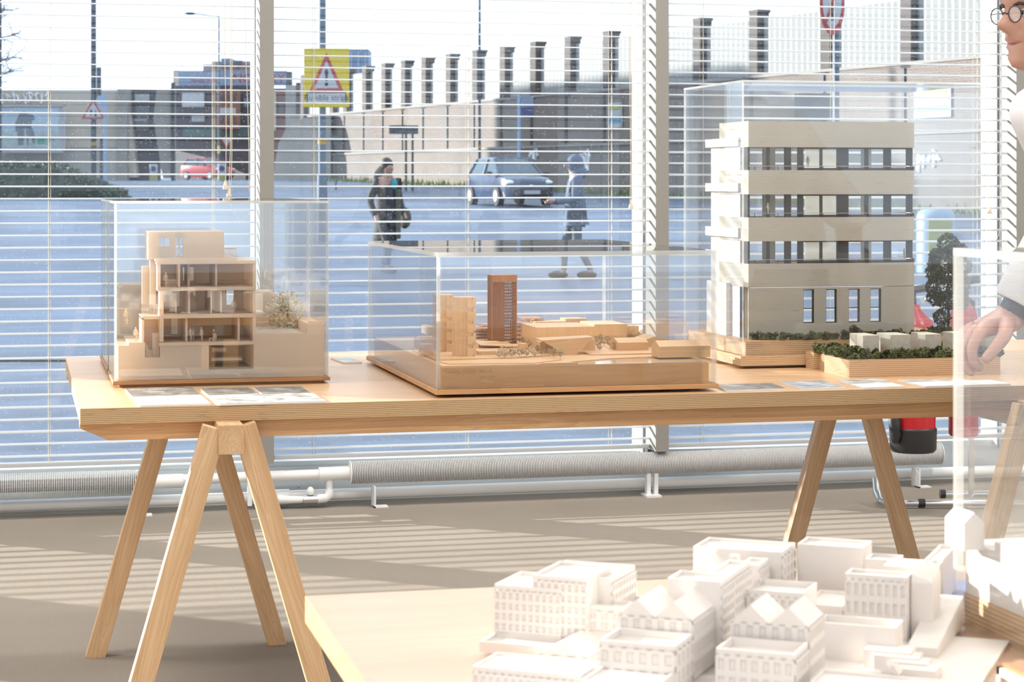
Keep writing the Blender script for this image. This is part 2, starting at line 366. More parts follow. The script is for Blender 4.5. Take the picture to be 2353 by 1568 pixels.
struct('baseboard_front', m, 'frame')
for i, x in enumerate(MUL):
    t = MB(); t.box(x-0.0265, x+0.0265, 7.75, 7.88, 0.176, HEAD); o = struct('trim_%d' % (i+1), t, 'mullion')
    g = MB(); g.box(x-0.02, x+0.02, 7.88, 7.925, 0.13, HEAD); struct('gasket', g, 'gasket', o)
    g = MB(); g.box(x-0.0265, x+0.0265, 7.925, 8.07, 0.13, HEAD); struct('frame', g, 'frame', o)
for i in range(4):
    g = MB(); g.box(MUL[i]+0.02, MUL[i+1]-0.02, YG, YG+0.006, 0.12, HEAD+0.01); o = struct('window_%d' % (i+1), g, 'glass')
    f = MB(); f.box(MUL[i]+0.02, MUL[i+1]-0.02, YG-0.035, YG+0.05, 0.12, 0.155); struct('bottom_frame', f, 'frame', o)
    f = MB(); f.box(MUL[i]+0.02, MUL[i+1]-0.02, YG-0.035, YG+0.05, HEAD-0.05, HEAD); struct('top_frame', f, 'frame', o)
# screws along the sill panel
sill = bpy.data.objects['baseboard_front']
scr = MB(); scr.ball((0, 0, 0), 0.006, 8, 5); scr = scr.build('screw', 'chrome', sill, local=True, smooth=True); scr.location = (0.98, YG-0.05, 0.10)
for x, z in ((-0.02, .09), (0.6, .095), (1.05, .06), (1.55, .09), (1.85, .095), (2.3, .09), (3.0, .09), (3.4, .095)): inst(scr, sill, (x, YG-0.05, z))
# fill lights added under the unseen ceiling to brighten the room (outside the frame)
for i, (x, y) in enumerate([(x, y) for y in (-4.0, 0.4, 4.4, 6.6) for x in (-4.5, -1.2, 2.2, 5.6)]):
    t = thing('fill_light', 'long white fill light added under the showroom ceiling, out of the picture', 'lamp', (x, y, CEIL-.07), 0, 'added fill lights')
    b = MB(); b.box(-0.75, 0.75, -0.2, 0.2, 0.03, 0.07); b.build('fill_housing', 'paint', t, local=True)
    L = bpy.data.lights.new('fill_area_light', 'AREA'); L.shape = 'RECTANGLE'; L.size = 1.4; L.size_y = 0.34; L.energy = FILL_POWER; L.color = (1.0, 0.965, 0.92)
    lo = bpy.data.objects.new('fill_area_light', L); C.objects.link(lo); lo.parent = t; lo.location = (0, 0, 0.02)
# ------------------------------------------------------------------ venetian blinds
def cordpath(pts, r=0.0011, n=5): return MB().tube(pts, r, n)
def blind(i, label, tilt, ladders, visible):
    x0, x1 = MUL[i]+0.034, MUL[i+1]-0.034; yc = 7.83
    t = thing('venetian_blind', label, 'blind', ((x0+x1)/2, yc, 0.19))
    L = (x1-x0)/2; hw = 0.020
    s = MB(); prof = [(-hw, 0.0), (-hw*.55, 0.0028), (0, 0.0038), (hw*.55, 0.0028), (hw, 0.0)]
    prof = prof + [(y, z-0.0009) for y, z in prof[::-1]]
    ct, st = math.cos(tilt), math.sin(tilt)
    prof = [(y*ct-z*st, y*st+z*ct) for y, z in prof]
    s.prismX(prof, -L, L); sl = s.build('slat', 'slat', t, local=True); sl.location = (0, 0, 0.03)
    z = 0.03+0.0448
    while z < HEAD-0.29:
        o = inst(sl, t, (R.uniform(-.001, .001), R.uniform(-.0008, .0008), z), (R.uniform(-.035, .035), R.uniform(-.0012, .0012), 0)); z += 0.0448
    b = MB(); b.box(-L, L, -0.02, 0.02, -0.008, 0.008); b.build('bottom_rail', 'slat', t, local=True, bevel=0.003)
    b = MB(); b.box(-L, L, -0.024, 0.024, HEAD-0.28, HEAD-0.23); b.build('head_rail', 'slat', t, local=True, bevel=0.003)
    for px in ladders:
        X = ratio(px)*yc-(x0+x1)/2
        c = MB()
        c.tube([(X-.004, -hw, 0), (X-.004, -hw, HEAD-.28)], 0.0009, 5); c.tube([(X-.004, hw, 0), (X-.004, hw, HEAD-.28)], 0.0009, 5); c.tube([(X+.004, 0, 0), (X+.004, 0, HEAD-.28)], 0.0009, 5)
        c.build('ladder_cord', 'cord', t, local=True)
    return t
TB = {}
TB[0] = blind(0, 'white venetian blind in the window bay beyond the frame, next to the solid wall', 0.08, [], False)
TB[1] = blind(1, 'white slatted venetian blind in front of the traffic triangle and the red car', 0.08, [114, 491], True)
TB[2] = blind(2, 'white slatted venetian blind across the two walkers and the dark blue car', 0.08, [722, 1075, 1404], True)
TB[3] = blind(3, 'white slatted venetian blind behind the tall cased apartment model', 0.16, [1614, 1915, 2243], True)
def pull(i, px, ybot, py_from=0, drift=0.0, tassel=True, loop=None):
    t = TB[i]; o = t.location; yc = 7.79
    top = at(px, -700, yc); bot = at(px+drift, ybot, yc)
    pts = [top+(bot-top)*k/12 + Vector((0.003*math.sin(k*1.3), 0, 0)) for k in range(13)]
    if loop:
        e = at(*loop, yc); c = at((px+drift+loop[0])/2, ybot+70, yc)
        pts += [bot*(1-k)**2+c*2*k*(1-k)+e*k*k for k in [j/10 for j in range(1, 11)]] + [e+Vector((0, 0, 1.2))]
    MB().tube(pts, 0.0014, 5).build('pull_cord', 'cord', t)
    if tassel:
        b = MB(); b.lathe(bot+Vector((0, 0, -0.03)), [(0.009, 0), (0.010, 0.004), (0.006, 0.02), (0.003, 0.034)], 10); b.build('tassel', 'cord', t, smooth=True)
pull(1, 518, 417); pull(1, 545, 434, drift=-19); pull(1, 549, 470, drift=-20, tassel=False, loop=(582, 470)); pull(1, 552, 440, drift=20, tassel=False)
pull(2, 1452, 462, drift=-2); pull(2, 1450, 480, drift=-3, tassel=False); pull(2, 1462, 500, drift=8, tassel=False, loop=(1480, 520))
pull(3, 2275, 475); pull(3, 2268, 520, tassel=False, loop=(2300, 520)); pull(3, 2286, 480, drift=-4, tassel=False)
# ------------------------------------------------------------------ heating pipes under the window
def finned(name, label, xa, xb, yc, zc, r=0.043, pitch=0.0064):
    t = thing(name, label, 'radiator', ((xa+xb)/2, yc, zc))
    L = (xb-xa)/2
    MB().cyl((-L-.001, 0, 0), (L+.001, 0, 0), 0.022, n=16).build('core_pipe', 'paint', t, local=True, smooth=True)
    f = MB(); n = int(2*L/pitch)
    for k in range(n):
        x = -L+k*pitch
        f.tube([(x, 0, 0), (x+0.0022, 0, 0)], r, 24)
    f.build('fins', 'paint', t, local=True, kind='stuff')
    for s in (-1, 1):
        MB().cyl((s*L, 0, 0), (s*(L+0.003), 0, 0), r+0.002, n=24).build('end_plate', 'paint', t, local=True)
    return t
def bracket(par, x, yc, z):
    b = MB(); b.box(x-0.003, x+0.003, yc-0.055, yc+0.02, 0.0, z-0.02); b.box(x-0.003, x+0.05, yc-0.055, yc-0.01, 0.0, 0.005)
    return b.build('bracket', 'paint', par)
YP = 7.79
ra = finned('finned_radiator', 'short white finned heating tube low on the wall at far left', -0.62, 0.485, YP, 0.118, 0.047)
bracket(ra, 0.435, YP, 0.09)
rb = finned('finned_radiator', 'long white finned heating tube running behind both trestles to the extinguishers', 1.225, 3.62, YP, 0.128)
bracket(rb, 1.31, YP, 0.10); bracket(rb, 3.51, YP, 0.10)
b = MB(); b.box(2.375, 2.435, YP-.05, YP+.03, 0, 0.008); b.box(2.385, 2.40, YP-.02, YP+.01, 0, .09); b.box(2.415, 2.43, YP-.02, YP+.01, 0, .09); b.build('pipe_clamp', 'paint', rb)
pp = thing('heating_pipe', 'white painted heating pipe along the foot of the window with valve and elbow', 'pipe', (0, YP, 0))
MB().cyl((-3, YP+.05, 0.036), (5, YP+.05, 0.046), 0.021, n=16).build('lower_pipe', 'paint', pp, smooth=True)
MB().cyl((0.49, YP, 0.118), (0.60, YP, 0.118), 0.026, n=16).build('sleeve', 'paint', pp, smooth=True)
MB().tube([(0.60, YP, 0.118), (0.635, YP, 0.115), (0.648, YP, 0.09), (0.648, YP+.03, 0.05)], 0.018, 12).build('elbow', 'paint', pp, smooth=True)
MB().cyl((0.60, YP, 0.122), (1.13, YP, 0.126), 0.019, n=16).build('upper_pipe', 'paint', pp, smooth=True)
MB().tube([(1.105, YP, 0.126), (1.225, YP, 0.127)], 0.026, 16).build('sleeve', 'paint', pp, smooth=True)
MB().tube([(1.145, YP, 0.12), (1.145, YP, 0.06)], 0.013, 12).build('drop_pipe', 'paint', pp, smooth=True)
MB().tube([(1.145, YP, 0.066), (1.143, YP-.004, 0.045), (1.13, YP-.005, 0.036), (1.10, YP-.005, 0.034)], 0.017, 12).build('elbow', 'paint', pp, smooth=True)
MB().tube([(1.10, YP-.005, 0.034), (1.045, YP-.005, 0.034)], 0.016, 12).build('valve_body', 'chrome', pp, smooth=True)
MB().lathe((1.073, YP-.005, 0.05), [(0.012, 0), (0.014, 0.006), (0.013, 0.022), (0.006, 0.03)], 12).build('valve_knob', 'paint', pp, smooth=True)
MB().tube([(1.045, YP-.005, 0.034), (1.0, YP-.003, 0.034), (0.965, YP, 0.036), (0.94, YP+.03, 0.038)], 0.015, 12, rr=[0.013, 0.014, 0.018, 0.02]).build('reducer', 'paint', pp, smooth=True)
MB().cyl((0.905, YP+.05, 0.040), (1.0, YP+.05, 0.041), 0.026, n=16).build('socket', 'paint', pp, smooth=True)
for x in (0.84,):
    b = MB(); b.box(x-.004, x+.012, YP-.028, YP-.02, 0.02, 0.15); b.tube([(x, YP-.026, .12), (x, YP-.02, .145), (x, YP, .15), (x, YP+.02, .14)], .006, 6); b.build('pipe_hanger', 'paint', pp)
# ------------------------------------------------------------------ tables
TT = 0.75
def trestle(label, X, Yf, Yb, knot=0):
    t = thing('trestle', label, 'trestle', (X, (Yf+Yb)/2, 0))
    hl = (Yb-Yf)/2
    b = MB(); a0, a1 = -hl-0.045, hl+0.16
    b.prismX([(a0, .655), (a1, .655), (a1, .717), (hl+.148, .717), (hl+.148, .676), (hl+.092, .676), (hl+.092, .717), (-hl+.112, .717), (-hl+.112, .676), (-hl+.056, .676), (-hl+.056, .717), (a0, .717)], -0.026, 0.026); b.build('beam', 'pine_y', t, local=True, bevel=0.002)
    lg = MB(); lg.box(-0.024, 0.024, -0.019, 0.019, 0, 0.745); lg = lg.build('leg', 'pine_z', t, local=True, bevel=0.0015)
    ang = math.atan2(0.205, 0.715); first = True
    for sy in (-1, 1):
        for sx in (-1, 1):
            o = lg if first else inst(lg, t, (0, 0, 0)); first = False
            off = 0.0195 if sx < 0 else -0.0195
            o.location = (sx*0.238, sy*hl+off*0+ (0.0), 0.006); o.rotation_euler = (0, -sx*ang, 0)
            o.location.y += -0.0 if sx < 0 else 0.0
            o.location.z = -0.006
            o.location.y = sy*hl + (0.020 if sx > 0 else -0.020)
    return t
trestle('pine sawhorse trestle at the free end of the plywood table, beam end showing', 0.435, 4.40, 5.50)
trestle('pine sawhorse trestle standing below the tall cased apartment model', 2.28, 4.40, 5.50)
t = thing('display_table', 'long birch plywood display table along the window on sawhorse trestles', 'table', (0.13, 4.43, TT-0.033))
m = MB(); m.box(0.13, 3.18, 4.43, 5.73, TT-0.033, TT); m.build('tabletop', ['birch', 'plyedge'], t, edge=True)
m = MB(); m.prismY([(0.17, TT-0.034), (0.13, TT-0.034), (0.13, TT-0.045), (0.19, TT-0.072), (3.16, TT-0.072), (3.16, TT-0.034)], 4.465, 4.505); m.build('rail', 'pine_x', t, bevel=0.001)
m = MB(); m.prismY([(0.17, TT-0.034), (0.13, TT-0.034), (0.13, TT-0.045), (0.19, TT-0.072), (3.16, TT-0.072), (3.16, TT-0.034)], 5.60, 5.64); m.build('rail', 'pine_x', t, bevel=0.001)
t = thing('front_table', 'birch plywood table near the camera carrying the white city block model', 'table', (0.32, 1.0, TT-0.03))
m = MB(); m.box(0.32, 2.76, 1.15, 2.365, TT-0.03, TT); m.build('tabletop', ['birch_pale', 'pine_x'], t, edge=True)
for x in (0.75, 2.3):
    for y in (1.3, 2.2):
        l = MB(); l.box(x-.025, x+.025, y-.025, y+.025, 0, TT-0.03); l.build('leg', 'pine_z', t)
# ------------------------------------------------------------------ acrylic cases
def case(name, label, x0, x1, y0, y1, z0, z1, th=0.005):
    t = thing(name, label, 'display case', ((x0+x1)/2, (y0+y1)/2, z0))
    def sheet(nm, a, k):
        m = MB(); m.box(*a); o = m.build(nm, ['acrylic', 'acedge'], t)
        for f in o.data.polygons:
            if abs(f.normal[k]) < 0.5: f.material_index = 1
    g = 0.0004
    sheet('front_panel', (x0, x1, y0, y0+th, z0, z1-th-g), 1); sheet('rear_panel', (x0, x1, y1-th, y1, z0, z1-th-g), 1)
    sheet('side_panel', (x0, x0+th, y0+th+g, y1-th-g, z0, z1-th-g), 0); sheet('side_panel', (x1-th, x1, y0+th+g, y1-th-g, z0, z1-th-g), 0)
    sheet('lid', (x0, x1, y0, y1, z1-th, z1), 2)
    return t
plain0, brick0 = plain, brickmat
EXT = 0.70                                            # outdoor base colours lowered in place of exposure, to balance sun and sky
def plain(n_, c_, *a, **k): return plain0(n_, tuple(x*EXT for x in c_), *a, **k)
def brickmat(n_, a_, b_, c_, *a, **k): return brick0(n_, *[tuple(x*EXT for x in q) for q in (a_, b_, c_)], *a, **k)
# ------------------------------------------------------------------ the street outside
M['asphalt'] = plain('wet_asphalt', (0.10, 0.145, 0.235), 0.5, 0.45, 0.35, spec=0.3, bump=0.15, bsc=9)  # blue of the skylight is put into the road's base colour
M['paving'] = plain('pavement', (0.105, 0.145, 0.225), 0.6, 0.3, 3, bump=0.2, bsc=40)  # same skylight blue mixed into the paving colour
M['kerb'] = plain('kerbstone', (0.13, 0.13, 0.13), 0.8, 0.1)
M['brick'] = brickmat('pinkish_brick', (0.24, 0.188, 0.163), (0.205, 0.158, 0.138), (0.33, 0.285, 0.25))
M['brickbase'] = brickmat('pale_brick', (0.27, 0.225, 0.20), (0.24, 0.195, 0.175), (0.29, 0.26, 0.23))
M['darkbrick'] = brickmat('dark_brick', (0.13, 0.105, 0.095), (0.105, 0.085, 0.08), (0.16, 0.14, 0.13))
M['coping'] = plain('coping_stone', (0.36, 0.33, 0.30), 0.8, 0.06)
M['corrug'] = plain('corrugated_sheet', (0.36, 0.36, 0.345), 0.5, 0.05)
M['pipe'] = plain('dark_downpipe', (0.03, 0.028, 0.03), 0.6, 0.1)
M['greyconc'] = plain('street_concrete', (0.48, 0.445, 0.40), 0.85, 0.16, 0.6)
M['beigeconc'] = plain('beige_render', (0.62, 0.54, 0.45), 0.85, 0.14, 0.5)
M['steelblue'] = plain('blue_grey_post', (0.10, 0.15, 0.21), 0.45, 0.1)
M['darkpost'] = plain('dark_post', (0.05, 0.07, 0.10), 0.45, 0.1)
M['signyellow'] = plain('sign_yellow', (0.78, 0.56, 0.0), 0.4, 0.02)
M['signwhite'] = plain('sign_white', (0.55, 0.55, 0.57), 0.4, 0.02)
M['signred'] = plain('sign_red', (0.50, 0.03, 0.035), 0.4, 0.02)
M['signblack'] = plain('sign_black', (0.02, 0.02, 0.022), 0.5, 0.02)
M['signgrey'] = plain('sign_back_grey', (0.085, 0.10, 0.12), 0.5, 0.05)
M['amber'] = plain('amber_band', (0.55, 0.30, 0.01), 0.5, 0.02)
M['blueplate'] = plain('blue_plate', (0.045, 0.06, 0.22), 0.4, 0.03)
M['paleblue'] = plain('pale_blue', (0.32, 0.45, 0.62), 0.4, 0.05)
M['poster'] = plain('poster_paper', (0.46, 0.48, 0.49), 0.5, 0.02)
M['posterblue'] = plain('poster_blue', (0.09, 0.28, 0.44), 0.5, 0.04)
M['posteryellow'] = plain('poster_yellow', (0.42, 0.42, 0.07), 0.5, 0.04)
M['leaf'] = plain('hedge_leaf', (0.035, 0.06, 0.03), 0.6, 0.4, 2)
M['grass'] = plain('verge_grass', (0.20, 0.26, 0.07), 0.8, 0.3, 2)
M['bark'] = plain('bark', (0.05, 0.045, 0.045), 0.9, 0.2)
M['redbrick'] = plain('red_brick_far', (0.36, 0.15, 0.10), 0.85, 0.12, 1.5)
M['brownred'] = plain('brown_red_render', (0.22, 0.11, 0.10), 0.85, 0.15, 0.6)
M['shopdark'] = plain('shop_dark', (0.055, 0.045, 0.07), 0.5, 0.25, 0.5)
M['teal'] = plain('teal_fascia', (0.07, 0.16, 0.17), 0.5, 0.1)
M['farwin'] = plain('far_window', (0.10, 0.10, 0.12), 0.2, 0.1)
M['palewin'] = plain('pale_window', (0.60, 0.63, 0.66), 0.2, 0.03)
M['bluegrey'] = plain('blue_grey_far', (0.26, 0.34, 0.48), 0.7, 0.08, 0.2)
M['pinkgrey'] = plain('pink_grey_far', (0.34, 0.24, 0.25), 0.8, 0.15, 0.3)
M['carblue'] = plain('car_dark_blue', (0.035, 0.06, 0.13), 0.18, 0.03)
M['carred'] = plain('car_red', (0.48, 0.03, 0.05), 0.2, 0.03)
M['carglass'] = plain('car_glass', (0.05, 0.09, 0.13), 0.06, 0.1)
M['headlamp'] = plain('headlamp', (0.85, 0.86, 0.88), 0.1, 0.02)
M['tyre'] = plain('tyre', (0.02, 0.02, 0.022), 0.8, 0.1)
M['skin'] = plain('skin', (0.50, 0.27, 0.20), 0.5, 0.06, 30)
M['hairdark'] = plain('dark_hair', (0.025, 0.02, 0.02), 0.6, 0.2, 40)
M['coatblack'] = plain('black_coat', (0.035, 0.036, 0.045), 0.8, 0.15)
M['olive'] = plain('olive_cloth', (0.12, 0.115, 0.085), 0.85, 0.15)
M['scarf'] = plain('turquoise_scarf', (0.05, 0.35, 0.42), 0.8, 0.1)
M['hoodie'] = plain('blue_grey_hoodie', (0.10, 0.135, 0.21), 0.85, 0.12)
M['trouser'] = plain('grey_trousers', (0.10, 0.11, 0.125), 0.85, 0.15)
plain, brickmat = plain0, brick0
PROF = [(-60, -.13), (9, -.13), (30, -.13), (58, .38), (87, 1.0), (103, 1.3), (160, 1.45), (400, 1.9), (900, 3.0)]
def gz(zc):
    for (a, za), (b, zb) in zip(PROF, PROF[1:]):
        if a <= zc <= b: return za+(zb-za)*(zc-a)/(b-a)
    return PROF[-1][1]
def gpt(px, zc): p = atd(px, HY, zc); p.z = gz(zc); return p
def swp(zc, s): return FWD*zc+RIGHT*s
m = MB()
zs = [8.3/CN, 12, 20, 30, 44, 58, 72, 87, 103, 160, 400, 900]
rows = [[m.bm.verts.new((swp(z, s).x, swp(z, s).y if z > 10 else YG+0.26, gz(z))) for s in (-260, -40, -10, 0, 10, 40, 260)] for z in zs]
for A, B in zip(rows, rows[1:]):
    for k in range(6): m.face([A[k], A[k+1], B[k+1], B[k]])
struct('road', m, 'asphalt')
def strip(name, za, zb, s0, s1, h, mat, n=12):
    m = MB(); zl = [za+(zb-za)*i/n for i in range(n+1)]
    a = [swp(z, s0) for z in zl]; b = [swp(z, s1) for z in zl]
    lo = [m.bm.verts.new((p.x, p.y, gz(z)-.05)) for p, z in zip(a, zl)]; hi = [m.bm.verts.new((p.x, p.y, gz(z)+h)) for p, z in zip(a, zl)]
    lo2 = [m.bm.verts.new((p.x, p.y, gz(z)-.05)) for p, z in zip(b, zl)]; hi2 = [m.bm.verts.new((p.x, p.y, gz(z)+h)) for p, z in zip(b, zl)]
    for i in range(n):
        m.face([hi[i], hi[i+1], hi2[i+1], hi2[i]]); m.face([lo[i], lo[i+1], hi[i+1], hi[i]]); m.face([lo2[i], lo2[i+1], hi2[i+1], hi2[i]])
    m.face([lo[0], hi[0], hi2[0], lo2[0]]); m.face([lo[n], hi[n], hi2[n], lo2[n]])
    return struct(name, m, mat)
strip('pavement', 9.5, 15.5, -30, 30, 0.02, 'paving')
strip('kerb', 15.5, 15.75, -30, 30, 0.035, 'kerb')
# --- railway retaining wall, receding to the left
A0 = atd(830, HY, 103); B0 = atd(2243, HY, 58.5); WD = (B0-A0); WD.z = 0; WLEN = WD.length; WD.normalize(); WN = Vector((WD.y, -WD.x, 0))
if WN.dot(-FWD) < 0: WN = -WN
def onwall(px): return along(A0, WD, px)
def wz(s): return gz((A0+WD*s).dot(FWD))-0.06
vw = thing('railway_wall', 'long brick railway retaining wall with dark piers behind the road', 'wall', (A0.x, A0.y, 0))
s0, s1 = -8.0, WLEN+14
def wallslab(name, mat, sa, sb, off0, off1, zt, zb=None, n=8, **k):
    m = MB()
    ss = [sa+(sb-sa)*i/n for i in range(n+1)]
    A = [A0+WD*s+WN*off0 for s in ss]; B = [A0+WD*s+WN*off1 for s in ss]
    f = [[m.bm.verts.new((p.x, p.y, (wz(s) if zb is None else zb))) for p, s in zip(P, ss)] for P in (A, B)]
    t = [[m.bm.verts.new((p.x, p.y, zt)) for p in P] for P in (A, B)]
    for i in range(n):
        m.face([t[0][i], t[0][i+1], t[1][i+1], t[1][i]]); m.face([f[1][i], f[1][i+1], t[1][i+1], t[1][i]]); m.face([f[0][i], f[0][i+1], t[0][i+1], t[0][i]])
    for i in (0, n): m.face([f[0][i], f[1][i], t[1][i], t[0][i]])
    return m.build(name, mat, vw, **k)
wallslab('wall_face', 'brick', s0, s1, -0.5, 0.0, 4.69)
wallslab('plinth', 'brickbase', s0, s1, 0.0, 0.22, 2.62)
wallslab('plinth_ledge', 'coping', s0, s1, 0.0, 0.27, 2.72, 2.62)
wallslab('coping', 'coping', s0, s1, -0.55, 0.04, 4.78, 4.69)
PIER = [690, 757, 788, 832, 876, 921, 968, 1024, 1085, 1148, 1218, 1297, 1385, 1483, 1592, 1721, 1885, 2069, 2262, 2470]
sp = [onwall(p) for p in PIER]
m = MB(); m.obox((0, 0), (WD.x, WD.y), (WN.x, WN.y), 0.52, -0.46, 4.6, 6.86); m.obox((-WD.x*.03, -WD.y*.03), (WD.x, WD.y), (WN.x, WN.y), 0.58, -0.5, 6.86, 6.96)
pier = m.build('pier', 'darkbrick', vw, local=True)
m = MB(); m.obox((0, 0), (WD.x, WD.y), (WN.x, WN.y), 0.16, 0.05, 2.72, 4.6); pj = m.build('downpipe', 'pipe', vw, local=True)
m = MB(); L0 = 3.0
def ribs(L, h):
    m = MB(); n = max(6, int(L/0.16)); ps = []
    for i in range(n+1):
        s = L*i/n; o = 0.05 if i % 2 else 0.0
        ps.append((s, o))
    q = [(WD*s+WN*o) for s, o in ps]
    lo = [m.bm.verts.new((p.x, p.y, 4.72)) for p in q]; hi = [m.bm.verts.new((p.x, p.y, h)) for p in q]
    lo2 = [m.bm.verts.new((p.x-WN.x*.08, p.y-WN.y*.08, 4.72)) for p in q]; hi2 = [m.bm.verts.new((p.x-WN.x*.08, p.y-WN.y*.08, h)) for p in q]
    for i in range(n):
        m.face([lo[i], lo[i+1], hi[i+1], hi[i]]); m.face([lo2[i], lo2[i+1], hi2[i+1], hi2[i]]); m.face([hi[i], hi[i+1], hi2[i+1], hi2[i]])
    return m
first = True
for i, s in enumerate(sp):
    p = WD*s
    if first: pier.location = p; pj.location = p+WD*.1
    else: inst(pier, vw, p); inst(pj, vw, p+WD*.1)
    first = False
    if i+1 < len(sp):
        o = ribs(sp[i+1]-s-0.5, 6.66).build('corrugated_panel', 'corrug', vw, local=True); o.location = p+WD*0.5-WN*0.25
# posters on the wall
def flat(name, label, cat, P, r, w_, h_, mat, th=0.03, nrm=None, parts=()):
    """upright board: P centre, r its right direction"""
    r = Vector(r).normalized(); n = Vector((r.y, -r.x, 0))
    t = thing(name, label, cat, P)
    def bd(nm, cx, cz, ww, hh, mt, d0, d1):
        m = MB(); m.obox(r*(cx-ww/2)+n*d0, (r.x, r.y), (n.x, n.y), ww, d1-d0, cz-hh/2, cz+hh/2); return m.build(nm, mt, t, local=True)
    bd('board', 0, 0, w_, h_, mat, -th, 0)
    for nm, cx, cz, ww, hh, mt in parts: bd(nm, cx*w_, cz*h_, ww*w_, hh*h_, mt, 0.0, 0.012)
    return t
def wallp(px, py, off=0.06):
    s = onwall(px); p = A0+WD*s+WN*off; zc = p.dot(FWD); p.z = H-(py-HY)*zc/F; return p
PP = [('yellow_band', 0, .32, .8, .2, 'posteryellow'), ('blue_band', 0, -.2, .85, .2, 'posterblue')]
flat('wall_poster', 'small banded poster on the brick wall just left of the second mullion', 'poster', wallp(1416, 265), WD, 1.15, 0.95, 'poster', parts=PP)
flat('wall_poster', 'large banded poster on the brick wall behind the tall display case', 'poster', wallp(2146, 236), WD, 1.75, 0.86, 'poster', parts=PP)
flat('wall_board', 'dark blank sign board mounted high on the wall behind the tall cased model', 'sign', wallp(1897, 243, .2)+WD*.1, WD*.5+RIGHT, 1.75, 0.78, 'signgrey', 0.05)
M['graffiti'] = plain('graffiti_white', (0.74, 0.74, 0.75), 0.7, 0.3, 6)
def scrawl(name, label, px, py, wpx, hpx, n, par=None):
    pts = []; P = wallp(px, py, 0.24) if par is None else par
    t = thing(name, label, 'graffiti', P); r = WD if par is None else RIGHT; zc = P.dot(FWD); k = zc/F
    nn = WN if par is None else -FWD
    for j in range(n):
        m = MB(); c = (j-(n-1)/2)/n*wpx*k
        q = [r*((c+R.uniform(-.5, .5)*wpx/n*k)*(2 if par is None else 1))+Vector((0, 0, R.uniform(-.5, .5)*hpx*k)) for _ in range(7)]
        m.tube(q, 0.05, 5); m.build('stroke', 'graffiti', t, local=True)
scrawl('graffiti_tag', 'white sprayed scribble on the lower wall right of the dark blue car', 1240, 355, 26, 30, 3)
scrawl('graffiti_tag', 'tall thin white sprayed scribble on the lower wall behind the hooded walker', 1357, 372, 24, 60, 4)
scrawl('graffiti_tag', 'white sprayed scribble on the wall right of the cased apartment model', 2150, 370, 46, 56, 5)
# --- verge with grass tufts
strip_pts = []
m = MB(); rr = random.Random(3)
for k in range(2600):
    s = rr.uniform(s0, WLEN+6); off = rr.uniform(0.3, 1.4); p = A0+WD*s+WN*off; z = wz(s)
    h = rr.uniform(.08, .3)*(1.3 if off < .8 else .8); a = rr.uniform(0, PI); d = Vector((math.cos(a), math.sin(a), 0))*.05; l = Vector((rr.uniform(-.1, .1), rr.uniform(-.1, .1), 0))
    m.poly([p+d+Vector((0, 0, z-p.z)), p-d+Vector((0, 0, z-p.z)), p+l+Vector((0, 0, z-p.z+h))])
m.build('verge_grass', 'grass', kind='stuff', label='strip of green grass along the foot of the railway wall', cat='grass', origin=(A0.x, A0.y, 1.2))
# --- posts and signs
def tri(m, c, r, n, s, th, d0=0.0, down=False, hk=1.0):
    k = (-1 if down else 1)*hk
    P = [(-s/2, -s*.289*k), (s/2, -s*.289*k), (0, s*.577*k)]
    b = [c+r*x+n*d0+Vector((0, 0, z)) for x, z in P]; t_ = [p+n*th for p in b]
    m.hexa(b, t_)
def ypole(name, label, px, zc, rad, ytop, band=None, basew=None, mat='steelblue'):
    g = gpt(px, zc); t = thing(name, label, 'post', g); top = atd(px, ytop, zc).z-g.z
    MB().cyl((0, 0, 0), (0, 0, top), rad, rad*.85, 12).build('shaft', mat, t, local=True, smooth=True)
    if band: zb = atd(px, band, zc).z-g.z; MB().cyl((0, 0, zb-.06), (0, 0, zb+.06), rad*1.08, n=12).build('band', 'amber', t, local=True)
    if basew: MB().cyl((0, 0, 0), (0, 0, basew[1]), basew[0], basew[0]*.95, 12).build('base_sleeve', mat, t, local=True, smooth=True)
    return t
TOC = -FWD                                            # outward normal of boards that face the showroom
p = ypole('lamp_column', 'thick blue-grey lamp column carrying the yellow rumble strips sign', 740.5, 41, 0.078, -300, 325, (0.105, 0.95+.35))
c = atd(752, 180, 41)+TOC*0.16
t = thing('warning_sign', 'yellow road sign with red exclamation triangle reading Rumble strips', 'sign', c)
ww, hh = 104*41/F, 135*41/F
m = MB(); m.obox(-RIGHT*ww/2, (RIGHT.x, RIGHT.y), (TOC.x, TOC.y), ww, -.02, -hh/2, hh/2); m.build('board', 'signyellow', t, local=True, bevel=0.008)
m = MB(); tri(m, Vector((0, 0, -.02)), RIGHT, TOC, .68, .006, .0, hk=1.32); m.build('red_triangle', 'signred', t, local=True, bevel=0.0)
m = MB(); tri(m, Vector((0, 0, -.02)), RIGHT, TOC, .47, .004, .006, hk=1.32); m.build('white_triangle', 'signwhite', t, local=True)
m = MB(); m.hexa([RIGHT*x+TOC*.010+Vector((0, 0, z)) for x, z in ((-.012, -.07), (.012, -.07), (.036, .13), (.02, .17), (-.02, .17), (-.036, .13))], [RIGHT*x+TOC*.015+Vector((0, 0, z)) for x, z in ((-.012, -.07), (.012, -.07), (.036, .13), (.02, .17), (-.02, .17), (-.036, .13))])
m.ball(TOC*.012+Vector((0, 0, -.125)), (.034, .02, .034), 10, 6); m.build('exclamation_mark', 'signblack', t, local=True)
m = MB(); m.obox(-RIGHT*.385+TOC*.0, (RIGHT.x, RIGHT.y), (TOC.x, TOC.y), .77, .005, -.50, -.285); m.build('plate_border', 'signblack', t, local=True)
m = MB(); m.obox(-RIGHT*.365+TOC*.004, (RIGHT.x, RIGHT.y), (TOC.x, TOC.y), .73, .005, -.485, -.30); m.build('plate', 'signwhite', t, local=True)
